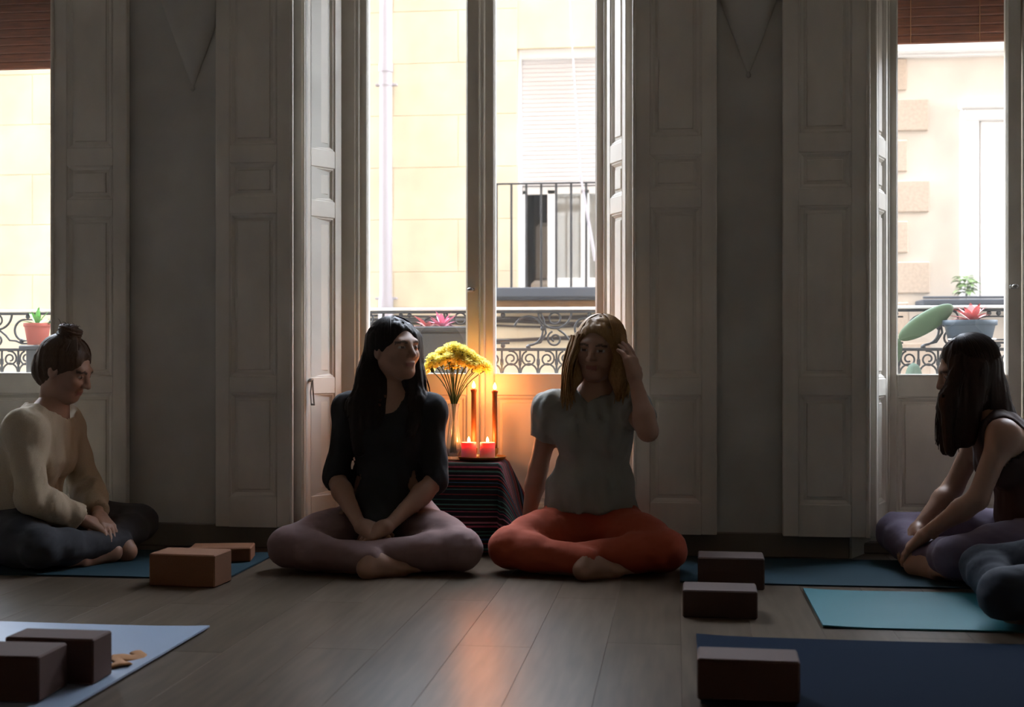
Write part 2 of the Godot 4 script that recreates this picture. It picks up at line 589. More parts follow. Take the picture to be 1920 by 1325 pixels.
# a frame-and-panel leaf: local x 0..w, y 0..h, front +z
func leaf_panel(parent: Node, w: float, y0: float, y1: float, stile: float, th: float, m: Material) -> void:
	var b := Mb.new()
	var xa := stile
	var xb := w - stile
	var d := 0.013
	var zf := th * 0.5
	# sloped moulding, flat, raised field
	var rings := [[0.0, 0.0], [0.004, -0.004], [0.008, -0.004], [0.018, -d], [0.028, -d], [0.031, -d + 0.006]]
	for side in [1.0, -1.0]:
		for i in rings.size() - 1:
			var a: Array = rings[i]
			var e: Array = rings[i + 1]
			var p := [Vector3(xa + a[0], y0 + a[0], side * (zf + a[1])), Vector3(xb - a[0], y0 + a[0], side * (zf + a[1])), Vector3(xb - a[0], y1 - a[0], side * (zf + a[1])), Vector3(xa + a[0], y1 - a[0], side * (zf + a[1]))]
			var q := [Vector3(xa + e[0], y0 + e[0], side * (zf + e[1])), Vector3(xb - e[0], y0 + e[0], side * (zf + e[1])), Vector3(xb - e[0], y1 - e[0], side * (zf + e[1])), Vector3(xa + e[0], y1 - e[0], side * (zf + e[1]))]
			for k in 4:
				var k2 := (k + 1) % 4
				var nn: Vector3 = (p[k2] - p[k]).cross(q[k] - p[k]).normalized()
				if nn.z * side < 0.0: nn = -nn
				b.quad(p[k], p[k2], q[k2], q[k], nn)
		var z: float = side * (zf + rings[-1][1])
		var o: float = rings[-1][0]
		b.quad(Vector3(xa + o, y0 + o, z), Vector3(xb - o, y0 + o, z), Vector3(xb - o, y1 - o, z), Vector3(xa + o, y1 - o, z), Vector3(0, 0, side))
	part("panel", b.done(), m, parent)

const PANELS := [[0.115, 0.515], [0.575, 1.205], [1.265, 1.40], [1.465, 2.45]]
func shutter_leaf(parent: Node, called: String, w: float, th := 0.03) -> Node3D:
	var lf := Node3D.new()
	lf.name = called
	parent.add_child(lf, true)
	var stile: float = w * 0.19
	var h := 2.56
	var b := Mb.new()
	b.box(Vector3(stile * 0.5, h * 0.5, 0), Vector3(stile, h, th), 0.003)
	part("stile", b.done(), M.paint, lf)
	part("stile", b.done(), M.paint, lf, Vector3(w - stile, 0, 0))
	var ys := [0.0]
	for p in PANELS: ys.append_array(p)
	ys.push_back(h)
	for i in range(0, ys.size(), 2):
		b = Mb.new()
		b.box(Vector3(w * 0.5, (ys[i] + ys[i + 1]) * 0.5, 0), Vector3(w - 2 * stile, ys[i + 1] - ys[i], th - 0.0004))
		part("rail", b.done(), M.paint, lf)
	for p in PANELS: leaf_panel(lf, w, p[0], p[1], stile, th, M.paint)
	return lf

func window(i: int) -> void:
	var mx: float = WIN[i][0]
	var where: String = ["behind the person in the cream sweater", "behind the candles and flowers", "behind the person with long loose hair"][i]
	var t := Node3D.new()
	t.name = "window_%d" % (i + 1)
	add_child(t)
	t.set_meta("kind", "structure")
	t.set_meta("label", "tall white double glazed balcony door " + where)
	t.position = Vector3(mx, 0, FRAME_Z)
	# fixed frame
	for s in [-1.0, 1.0]:
		var b := Mb.new()
		b.box(Vector3(s * (HALF - 0.02), TOP * 0.5, 0), Vector3(0.06, TOP, 0.08), 0.004)
		b.box(Vector3(s * (HALF - 0.055), TOP * 0.5, 0.025), Vector3(0.02, TOP, 0.02), 0.004)
		part("jamb", b.done(), M.paint, t)
	var b0 := Mb.new()
	b0.box(Vector3(0, TOP - 0.03, 0), Vector3(HALF * 2, 0.06, 0.08), 0.004)
	part("head", b0.done(), M.paint, t)
	b0 = Mb.new()
	b0.box(Vector3(0, 0.02, 0), Vector3(HALF * 2 + 0.1, 0.04, 0.2), 0.006)
	part("threshold", b0.done(), M.base, t)
	# two casements
	for s in [-1.0, 1.0]:
		var c := Node3D.new()
		c.name = "casement"
		t.add_child(c, true)
		var xo: float = s * (HALF - 0.05)
		var glass0 := 0.057
		var glass1 := 0.455
		var b := Mb.new()
		b.box(Vector3(s * (glass1 + HALF - 0.05) * 0.5, 1.36, 0), Vector3(HALF - 0.05 - glass1, 2.64, 0.045), 0.005)
		b.box(Vector3(s * (glass1 + 0.004), 1.67, 0), Vector3(0.012, 2.0, 0.03), 0.003)
		part("stile", b.done(), M.paint, c)
		b = Mb.new()
		b.box(Vector3(s * (glass0 + 0.002) * 0.5, 1.36, 0), Vector3(glass0 - 0.004, 2.64, 0.045), 0.005)
		b.box(Vector3(s * (glass0 - 0.004), 1.67, 0), Vector3(0.012, 2.0, 0.03), 0.003)
		part("stile", b.done(), M.paint, c)
		var mid: float = s * (glass0 + glass1) * 0.5
		var wd := glass1 - glass0
		for q in [[0.045, 0.15], [0.585, 0.665], [2.6, 2.68]]:
			b = Mb.new()
			b.box(Vector3(mid, (q[0] + q[1]) * 0.5, 0), Vector3(wd, q[1] - q[0], 0.042), 0.003)
			part("rail", b.done(), M.paint, c)
		b = Mb.new()
		b.box(Vector3(mid, 0.667, 0.012), Vector3(wd, 0.01, 0.028), 0.003)
		part("glazing_bead", b.done(), M.paint, c)
		var lp := Node3D.new()
		lp.name = "lower_panel"
		lp.position = Vector3(mid - wd * 0.5 - 0.0, 0, 0)
		c.add_child(lp)
		leaf_panel(lp, wd, 0.15, 0.585, 0.0, 0.042, M.paint)
		b = Mb.new()
		b.box(Vector3(mid, 1.635, 0), Vector3(wd + 0.01, 1.94, 0.004))
		part("pane", b.done(), M.glass, c)
	# cover strip with the long bolt on the meeting stiles
	var cs := Mb.new()
	cs.tube(PackedVector3Array([Vector3(0.01, 0.06, 0.028), Vector3(0.01, 2.66, 0.028)]), 0.011, 10)
	part("cover_bead", cs.done(), M.paint, t)
	cs = Mb.new()
	cs.box(Vector3(-0.035, 1.0, 0.028), Vector3(0.03, 0.016, 0.012), 0.004)
	cs.tube(PackedVector3Array([Vector3(-0.035, 1.0, 0.03), Vector3(-0.035, 1.0, 0.05)]), 0.005, 8)
	cs.ball(Vector3(-0.035, 1.0, 0.056), Vector3(0.013, 0.009, 0.009), 6)
	part("knob", cs.done(), M.latch, t)
	# folding inner shutters, one on each side
	for s in [-1.0, 1.0]:
		var hx: float = WIN[i][1] if s < 0 else WIN[i][3]
		var fx: float = WIN[i][2] if s < 0 else WIN[i][4]
		if i == 0 and s < 0: continue
		if i == 2 and s > 0: continue
		var side: String = "that folds " + ("away from" if s < 0 else "towards") + " the blond person"
		var lab: String = {"0_1": "folded white panelled shutter behind the person with the hair bun", "1_-1": "sunlit panelled shutter with a hanging latch behind the black-haired person", "1_1": "panelled shutter standing behind the raised elbow of the blond person", "2_-1": "narrow folded shutter beside the window behind the long-haired person in brown"}["%d_%d" % [i, int(s)]]
		var sh := thing("folding_shutter", lab, "shutter", Vector3(hx, 0.08, FRAME_Z + 0.05), 0.0, "inner shutters of the tall windows")
		var dv := Vector3(fx - hx, 0, 0.0 - (FRAME_Z + 0.05))
		var la := shutter_leaf(sh, "reveal_leaf", dv.length())
		# leaf a: its front looks at the window opening
		if s < 0:
			la.rotation.y = atan2(-(-dv.z), -dv.x) if false else 0.0
			la.position = dv
			la.basis = Basis(-dv.normalized(), Vector3.UP, (-dv.normalized()).cross(Vector3.UP))
		else:
			la.basis = Basis(dv.normalized(), Vector3.UP, dv.normalized().cross(Vector3.UP))
		var lb := shutter_leaf(sh, "wall_leaf", 0.3, 0.034)
		var start := Vector3(fx - hx, 0, 0.035 - (FRAME_Z + 0.05))
		lb.position = start + Vector3(-0.325 if s < 0 else 0.022, 0.004, 0)
		# bead along the edge of the wall leaf
		var bd := Mb.new()
		var bx: float = start.x - 0.022 if s < 0 else start.x + 0.020
		bd.tube(PackedVector3Array([Vector3(bx, 0.004, start.z + 0.018), Vector3(bx, 2.56, start.z + 0.018)]), 0.007, 8)
		part("edge_bead", bd.done(), M.paint, sh)
		if i == 1 and s < 0:
			var lt := Mb.new()
			var e1 := dv - dv.normalized() * 0.02 + Vector3(0.02, 0, 0.0)
			lt.tube(PackedVector3Array([e1 + Vector3(0, 0.567, 0), e1 + Vector3(0.012, 0.567, 0.006)]), 0.007, 8)
			lt.tube(PackedVector3Array([e1 + Vector3(0.012, 0.567, 0.006), e1 + Vector3(0.014, 0.53, 0.008), e1 + Vector3(0.018, 0.475, 0.006)]), 0.0035, 8)
			lt.tube(PackedVector3Array([e1 + Vector3(0.008, 0.56, 0.006), e1 + Vector3(0.004, 0.52, 0.008), e1 + Vector3(0.006, 0.475, 0.006)]), 0.0025, 8)
			lt.box(e1 + Vector3(0.013, 0.473, 0.007), Vector3(0.018, 0.008, 0.006), 0.002)
			part("hanging_latch", lt.done(), M.latch, sh)

# ------------------------------------------------------------------ across the street
const FZ := -6.8
func street() -> void:
	var b := Mb.new()
	b.box(Vector3(0, -4.6, -3.6), Vector3(44, 0.4, 8.0))
	struct("street_ground", b, M.street)
	# our own house front above and below, outside
	b = Mb.new()
	b.box(Vector3(0, 14.7, -0.21), Vector3(44, 23.3, 0.42))
	b.box(Vector3(0, -2.3, -0.21), Vector3(44, 4.2, 0.42))
	b.box(Vector3(-13.1, 1.43, -0.21), Vector3(17.8, 3.25, 0.42))
	b.box(Vector3(12.3, 1.43, -0.21), Vector3(19.4, 3.25, 0.42))
	struct("wall_own_front", b, M.own_stone)
	# cream house: a wall with one opening, dressed in rendered blocks
	var house := thing("cream_house", "cream rendered house front across the street behind the flowers", "building", Vector3(0, 0, FZ))
	b = Mb.new()
	var wl := -1.43
	var wr := 0.05
	b.box(Vector3((-22 + wl) * 0.5, 0.05, -0.2), Vector3(wl + 22, 8.9, 0.4))
	b.box(Vector3((wr + 1.62) * 0.5, 0.05, -0.2), Vector3(1.62 - wr, 8.9, 0.4))
	b.box(Vector3((wl + wr) * 0.5, 4.0, -0.2), Vector3(wr - wl, 1.0, 0.4))
	b.box(Vector3((wl + wr) * 0.5, -1.6, -0.2), Vector3(wr - wl, 5.7, 0.4))
	part("wall", b.done(), M.cream, house)
	var course := 0.474
	for k in 9:
		var y := 0.07 + k * course
		var x := -6.4 + (0.35 if k % 2 == 0 else 0.95)
		var first := -6.6
		while first < wl - 0.01:
			var last: float = min(x, wl)
			b = Mb.new()
			b.box(Vector3((first + last) * 0.5, y + course * 0.5, 0.003), Vector3(last - first - 0.006, course - 0.006, 0.008), 0.002)
			part("render_block", b.done(), M.cream, house)
			first = last
			x += 1.16
	# balcony door recess
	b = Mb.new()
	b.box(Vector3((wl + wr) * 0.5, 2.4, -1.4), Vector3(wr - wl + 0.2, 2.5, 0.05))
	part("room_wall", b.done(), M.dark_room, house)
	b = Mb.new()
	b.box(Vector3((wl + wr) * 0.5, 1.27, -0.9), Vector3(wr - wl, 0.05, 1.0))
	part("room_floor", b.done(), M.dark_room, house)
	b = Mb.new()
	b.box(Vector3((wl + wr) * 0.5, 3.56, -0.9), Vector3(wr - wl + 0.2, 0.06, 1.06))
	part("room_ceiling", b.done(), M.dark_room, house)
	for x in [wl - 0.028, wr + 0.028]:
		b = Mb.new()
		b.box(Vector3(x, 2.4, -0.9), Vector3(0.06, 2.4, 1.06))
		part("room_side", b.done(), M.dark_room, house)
	b = Mb.new()
	b.box(Vector3((wl + wr) * 0.5, 3.545, -0.14), Vector3(wr - wl, 0.26, 0.16), 0.01)
	b.box(Vector3(wl + 0.014, 2.4, -0.12), Vector3(0.028, 2.2, 0.14), 0.004)
	part("shutter_box", b.done(), M.white, house)
	var sh := thing("roller_shutter", "white roller shutter half lowered over the balcony door opposite", "shutter", Vector3(0, 0, FZ))
	var slat := Mb.new()
	slat.box(Vector3.ZERO, Vector3(wr - wl - 0.03, 0.0385, 0.016), 0.006)
	var slm := slat.done()
	for k in 29: part("slat", slm, M.slat_white, sh, Vector3((wl + wr) * 0.5 + 0.012, 3.40 - k * 0.0395, -0.13))
	# sliding window under it
	var sw := thing("sliding_window", "white sliding window with one half open behind the balcony bars", "window", Vector3(0, 0, FZ))
	for q in [[-1.4, -1.37], [-1.172, -1.1], [-0.868, -0.79], [-0.03, 0.03]]:
		b = Mb.new(); b.box(Vector3((q[0] + q[1]) * 0.5, 1.78, -0.17), Vector3(q[1] - q[0], 0.92, 0.05), 0.004)
		part("upright", b.done(), M.white, sw)
	b = Mb.new(); b.box(Vector3(-0.69, 2.235, -0.17), Vector3(1.42, 0.07, 0.05), 0.004); part("top_rail", b.done(), M.white, sw)
	b = Mb.new(); b.box(Vector3(-0.57, 1.385, -0.165), Vector3(1.2, 0.1, 0.05), 0.004); part("bottom_rail", b.done(), M.white, sw)
	for q in [[-1.1, -0.868], [-0.79, -0.03]]:
		b = Mb.new(); b.box(Vector3((q[0] + q[1]) * 0.5, 1.815, -0.175), Vector3(q[1] - q[0], 0.78, 0.006)); part("pane", b.done(), mirror_glass(), sw)
	# furniture seen through the open half
	var ch := thing("upholstered_chair", "pale high backed chair seen through the open window opposite", "chair", Vector3(-1.31, 1.32, FZ - 0.45))
	b = Mb.new(); b.box(Vector3(0.13, 0.37, 0), Vector3(0.26, 0.56, 0.09), 0.04); part("backrest", b.done(), M.chair, ch)
	b = Mb.new(); b.box(Vector3(0.13, 0.05, 0.12), Vector3(0.3, 0.1, 0.3), 0.035); part("seat", b.done(), M.chair, ch)
	for q in [[0.02, 0.0], [0.24, 0.0], [0.02, 0.22], [0.24, 0.22]]:
		b = Mb.new(); b.tube(PackedVector3Array([Vector3(q[0], -0.02, q[1]), Vector3(q[0], 0.02, q[1])]), 0.012, 6); part("leg", b.done(), M.wood, ch)
	var cu := Mb.new()
	var prev := Vector3.ZERO
	for k in 61:
		var x := -1.12 + k * 0.018
		var p := Vector3(x, 0, -0.235 + 0.012 * sin(x * 60.0))
		if k > 0:
			var nn := Vector3(prev.z - p.z, 0, p.x - prev.x).normalized()
			cu.quad(prev + Vector3(0, 1.33, 0), p + Vector3(0, 1.33, 0), p + Vector3(0, 2.2, 0), prev + Vector3(0, 2.2, 0), nn)
		prev = p
	tag(part("net_curtain", cu.done(), M.curtain, self, Vector3(0, 0, FZ)), "pale beige curtain behind the closed half of the sliding window opposite", "curtain")
	# balcony slab, brackets, bars
	var bal := thing("balcony", "grey concrete balcony with plain vertical iron bars across the street", "balcony", Vector3(0, 0, FZ))
	b = Mb.new(); b.box(Vector3(-0.65, 1.285, 0.19), Vector3(1.98, 0.085, 0.38), 0.008); part("slab", b.done(), M.slab, bal)
	b = Mb.new(); b.box(Vector3(-0.65, 1.235, 0.17), Vector3(1.92, 0.022, 0.34), 0.004); part("slab_lining", b.done(), M.slab, bal)
	b = Mb.new(); b.box(Vector3(-0.65, 1.17, 0.1), Vector3(1.9, 0.1, 0.2), 0.006); part("timber_edge", b.done(), M.under_wood, bal)
	b = Mb.new(); b.box(Vector3(-0.65, 2.235, 0.35), Vector3(1.94, 0.014, 0.03), 0.003)
	part("top_rail", b.done(), M.iron, bal)
	b = Mb.new(); b.tube(PackedVector3Array([Vector3(0, 1.29, 0), Vector3(0, 2.235, 0)]), 0.0105, 8)
	var bar := b.done()
	for k in 15: part("bar", bar, M.iron, bal, Vector3(-1.57 + k * 0.131, 0, 0.35))
	b = Mb.new()
	b.tube(PackedVector3Array([Vector3(-0.93, 3.9, 0.42), Vector3(-0.83, 2.3, 0.42), Vector3(-0.70, 1.55, 0.40)]), [0.006, 0.009, 0.016], 8)
	tag(part("awning_cord", b.done(), M.pipe, self, Vector3(0, 0, FZ)), "pale cord hanging slantwise before the balcony opposite", "cord")
	# bundle of cables along the wall
	for k in 7:
		b = Mb.new()
		var pts := PackedVector3Array()
		for j in 24:
			var x := -3.2 + j * 0.2
			pts.push_back(Vector3(x, 1.09 - k * 0.021 + 0.018 * sin(x * (1.3 + k * 0.4) + k * 2.0) - (0.10 if k > 4 else 0.0), 0.03 + 0.012 * (k % 3)))
		b.tube(pts, 0.012 + 0.006 * (k % 2), 6)
		tag(part("wall_cable", b.done(), M.cable, self, Vector3(0, 0, FZ)), "dark cable on the cream wall below the balcony opposite, %s from the top" % ORD[k], "cable", "cables on the cream house")
	# downpipe
	var dp := thing("downpipe", "pale grey drainpipe running down the cream wall", "pipe", Vector3(-2.62, 0, FZ))
	b = Mb.new(); b.tube(PackedVector3Array([Vector3(0, 1.2, 0.09), Vector3(0, 4.4, 0.09)]), 0.058, 20); part("pipe", b.done(), M.pipe, dp)
	b = Mb.new(); b.tube(PackedVector3Array([Vector3(0, 0.2, 0.09), Vector3(0, 1.24, 0.09)]), 0.068, 20); part("lower_pipe", b.done(), M.pipe, dp)
	b = Mb.new(); b.tube(PackedVector3Array([Vector3(0, 3.3, 0.09), Vector3(0, 3.38, 0.09)]), 0.066, 20); part("socket", b.done(), M.pipe, dp)
	for y in [3.19, 1.25]:
		b = Mb.new()
		b.tube(PackedVector3Array([Vector3(0, y - 0.015, 0.09), Vector3(0, y + 0.015, 0.09)]), 0.063, 20)
		b.box(Vector3(-0.075, y, 0.06), Vector3(0.05, 0.02, 0.06), 0.003)
		b.box(Vector3(0.075, y, 0.06), Vector3(0.05, 0.02, 0.06), 0.003)
		part("bracket", b.done(), M.pipe, dp)
	# pale house on the other side
	var pale := thing("pale_house", "off white house front with tan corner stones across the street", "building", Vector3(0, 0, FZ))
	b = Mb.new()
	b.box(Vector3(11.8, 0.05, -0.2), Vector3(20.36, 8.9, 0.42))
	part("wall", b.done(), M.offwhite, pale)
	b = Mb.new()
	b.box(Vector3(11.8, 3.40, 0.05), Vector3(20.3, 0.13, 0.14), 0.02)
	b.box(Vector3(11.8, 3.325, 0.03), Vector3(20.3, 0.03, 0.08), 0.008)
	part("string_course", b.done(), M.white, pale)
	for k in 10:
		var wide := k % 2 == 1
		var y1 := 3.305 - k * 0.352
		b = Mb.new()
		var x1: float = (2.155 if wide else 1.975) + k * 0.003
		b.box(Vector3((1.66 + x1) * 0.5, y1 - 0.137, 0.02), Vector3(x1 - 1.66, 0.274, 0.05), 0.008)
		part("corner_stone", b.done(), M.quoin, pale)
	var pw := thing("house_window", "white framed window of the pale house above the pink succulent", "window", Vector3(0, 0, FZ))
	b = Mb.new()
	b.box(Vector3(2.5, 2.0, 0.03), Vector3(0.15, 1.7, 0.08), 0.012)
	part("surround", b.done(), M.white, pw)
	b = Mb.new(); b.box(Vector3(3.42, 2.0, 0.03), Vector3(0.15, 1.7, 0.08), 0.012); part("surround", b.done(), M.white, pw)
	b = Mb.new()
	b.box(Vector3(2.96, 2.885, 0.05), Vector3(1.1, 0.07, 0.12), 0.015)
	b.box(Vector3(2.96, 2.80, 0.035), Vector3(1.02, 0.1, 0.09), 0.01)
	part("cornice", b.done(), M.white, pw)
	for k in 2:
		b = Mb.new(); b.box(Vector3(2.77 + 0.38 * k, 1.95, 0.03), Vector3(0.36, 1.6, 0.04), 0.01); part("shutter", b.done(), M.white, pw)
	b = Mb.new()
	b.box(Vector3(2.9, 1.18, 0.2), Vector3(1.7, 0.05, 0.4), 0.008)
	b.box(Vector3(2.9, 1.22, 0.38), Vector3(1.7, 0.02, 0.03), 0.004)
	tag(part("balcony_ledge", b.done(), M.slab, self, Vector3(0, 0, FZ)), "thin balcony ledge of the pale house under the leafy plant", "ledge")
	leafy_plant(Vector3(2.42, 1.21, FZ + 0.28), 0.2, 60, M.pale_leaf, "pale green leafy plant on the balcony ledge opposite", 5, 0.075)
func mirror_glass() -> StandardMaterial3D:
	if not M.has("mirror"):
		M.mirror = mat(Color(0.75, 0.74, 0.7, 0.35), 0.03)
		M.mirror.transparency = BaseMaterial3D.TRANSPARENCY_ALPHA
		M.mirror.metallic_specular = 1.0
	return M.mirror

# ------------------------------------------------------------------ balconies with wrought iron
func spiral(at: Vector3, r0: float, turns: float, start: float, dirn: float) -> PackedVector3Array:
	var pts := PackedVector3Array()
	var k := int(turns * 16)
	for i in k + 1:
		var t := float(i) / k
		var r := lerpf(r0, r0 * 0.28, t)
		var a := start + dirn * TAU * turns * t
		pts.push_back(at + Vector3(cos(a) * r, sin(a) * r, 0))
	return pts
func arc(at: Vector3, r: float, a0: float, a1: float) -> PackedVector3Array:
	var pts := PackedVector3Array()
	for i in 15:
		var a := lerpf(a0, a1, i / 14.0)
		pts.push_back(at + Vector3(cos(a) * r, sin(a) * r, 0))
	return pts
func iron(parent: Node, called: String, pts: PackedVector3Array, r := 0.0055) -> void:
	var b := Mb.new()
	b.tube(pts, r, 6)
	part(called, b.done(), M.iron, parent)
const RAIL_Z := -0.95
func balconies() -> void:
	var labels := ["iron balcony railing outside the window with the cream sweater person", "scrolled iron balcony railing behind the yellow flowers and blond hair", "iron balcony railing with the cactus and blue pot inside it"]
	var proto: Node3D = null
	for i in 3:
		var mx: float = [-3.0, -0.77, 1.385][i]
		var b := Mb.new()
		b.box(Vector3(mx, -0.08, -0.72), Vector3(1.75, 0.12, 0.62), 0.01)
		tag(part("balcony_slab", b.done(), M.slab, self), ["grey balcony slab outside the window beside the hair bun", "grey balcony slab outside the middle window", "grey balcony slab outside the window with the cactus"][i], "balcony")
		if proto == null:
			proto = thing("balcony_railing", labels[0], "railing", Vector3(mx, 0, RAIL_Z), 0.0, "wrought iron balcony railings")
			railing(proto)
		else:
			var r: Node3D = proto.duplicate()
			r.name = numbered("balcony_railing")
			add_child(r)
			r.position = Vector3(mx, 0, RAIL_Z)
			r.set_meta("label", labels[i])
	# wooden slat blinds, partly let down, outside the two outer windows
	for i in [0, 2]:
		var bl := thing("slat_blind", ["brown wooden slat blind rolled high outside the window by the bun-haired person", "", "brown wooden slat blind rolled high outside the window with the cactus"][i], "blind", Vector3(WIN[i][0], 0, -0.36), 0.0, "rolled slat blinds")
		var b := Mb.new()
		b.box(Vector3.ZERO, Vector3(1.06, 0.034, 0.012), 0.004)
		var sm := b.done()
		for k in 22: part("slat", sm, M.blind, bl, Vector3(0, 1.975 + k * 0.0348, 0))
		b = Mb.new(); b.tube(PackedVector3Array([Vector3(0, 1.96, 0.008), Vector3(0, 2.72, 0.008)]), 0.002, 5)
		for x in [-0.38, -0.12, 0.12, 0.38]: part("cord", b.done(), M.strap, bl, Vector3(x, 0, 0))
	# planter and plants
	var pl := thing("planter_box", "long dark grey planter box hung inside the railing behind the black-haired person", "planter", Vector3(-1.08, 0.64, RAIL_Z + 0.1))
	var b := Mb.new()
	b.box(Vector3(0, 0.108, 0), Vector3(0.34, 0.20, 0.15), 0.012)
	part("box", b.done(), M.planter, pl)
	b = Mb.new(); b.box(Vector3(0, 0.218, 0), Vector3(0.36, 0.024, 0.17), 0.006); part("rim", b.done(), M.planter, pl)
	b = Mb.new(); b.box(Vector3(0, 0.1, 0.076), Vector3(0.34, 0.008, 0.006), 0.002); part("rib", b.done(), M.planter, pl)
	rosette(Vector3(-1.04, 0.865, RAIL_Z + 0.1), 0.085, 15, M.pink_leaf, "pink leaved plant spilling from the dark planter box", 3, 1.0)
	rosette(Vector3(-1.11, 0.865, RAIL_Z + 0.09), 0.09, 7, M.red_leaf, "rust coloured spiky plant in the dark planter box", 8, 0.6)
	leafy_plant(Vector3(-0.585, 0.56, RAIL_Z + 0.2), 0.10, 16, M.green_leaf, "bright green broad leaved plant low on the balcony", 12, 0.055)
	leafy_plant(Vector3(-0.66, 0.58, RAIL_Z + 0.08), 0.07, 8, M.pale_leaf, "pale green plant next to the bright green one on the balcony", 13, 0.05)
	for q in [[-0.585, 0.2, "flower pot under the bright green plant"], [-0.66, 0.08, "flower pot under the pale green plant"]]:
		flower_pot(Vector3(q[0], 0.44, RAIL_Z + q[1]), 0.05, 0.13, M.terracotta, "terracotta " + q[2], true)
	# right hand balcony
	var pot := flower_pot(Vector3(1.225, 0.765, RAIL_Z + 0.14), 0.108, 0.125, M.pot, "blue grey plastic pot hung on the railing beside the cactus", false)
	b = Mb.new()
	b.tube(arc(Vector3(0, 0.045, 0), 0.095, 0, TAU), 0.003, 6)
	var hoop := part("wire_hoop", b.done(), M.rail_white, pot)
	hoop.rotation.x = PI / 2; hoop.position = Vector3(0, 0.045, -0.0)
	rosette(Vector3(1.235, 0.885, RAIL_Z + 0.14), 0.10, 17, M.red_leaf, "pink and coral succulent in the blue grey pot", 21, 0.9)
	var ct := thing("pad_cactus", "flat green cactus pad leaning beside the blue grey pot", "cactus", Vector3(0.95, 0.62, RAIL_Z + 0.12))
	b = Mb.new()
	b.ball(Vector3(0.1, 0.262, 0), Vector3(0.132, 0.044, 0.022), 14, Basis(Vector3(0, 0, 1), 0.56))
	part("pad", b.done(), M.cactus, ct)
	b = Mb.new()
	b.ball(Vector3(-0.04, 0.13, 0), Vector3(0.04, 0.07, 0.02), 10, Basis(Vector3(0, 0, 1), -0.3))
	part("pad", b.done(), M.cactus, ct)
	var cb := thing("ball_cactus", "small round grey green cactus at the window ledge behind the railing", "cactus", Vector3(0.985, 0.62, RAIL_Z + 0.2))
	b = Mb.new()
	var prof := []
	for k in 11: prof.push_back(Vector2(0.037 * sqrt(maxf(1.0 - pow(k / 10.0, 2.4), 0.0)), 0.092 * k / 10.0))
	b.lathe(prof, Vector3.ZERO, 24)
	part("body", b.done(), M.cactus2, cb)
	flower_pot(Vector3(0.985, 0.53, RAIL_Z + 0.2), 0.042, 0.1, M.terracotta, "small terracotta pot under the round cactus", true)
	flower_pot(Vector3(0.955, 0.50, RAIL_Z + 0.12), 0.055, 0.13, M.terracotta, "terracotta pot under the flat cactus pad", true)
	# left balcony: a pot with a grassy plant
	flower_pot(Vector3(-2.93, 0.79, RAIL_Z + 0.14), 0.06, 0.10, M.terracotta, "red pot on the railing beside the hair bun", true)
	rosette(Vector3(-2.93, 0.88, RAIL_Z + 0.14), 0.09, 10, M.green_leaf, "small spiky green plant in the red pot", 31, 1.4)
	for q in [[-2.93, 0.14, 0.79], [-0.585, 0.2, 0.44], [-0.66, 0.08, 0.44], [0.985, 0.2, 0.53], [0.955, 0.12, 0.50]]:
		b = Mb.new()
		b.box(Vector3(q[0], (q[2] - 0.02) * 0.5, RAIL_Z + q[1]), Vector3(0.09, q[2] - 0.02, 0.05), 0.005)
		b.box(Vector3(q[0], q[2] - 0.012, RAIL_Z + q[1]), Vector3(0.13, 0.02, 0.11), 0.005)
		var sn: String = {-2.93: "iron plant stand under the red pot", -0.585: "iron plant stand under the bright green plant", -0.66: "iron plant stand under the pale green plant", 0.985: "iron plant stand under the round cactus", 0.955: "iron plant stand under the flat cactus pad"}[q[0]]
		tag(part("plant_stand", b.done(), M.iron, self), sn, "plant stand")
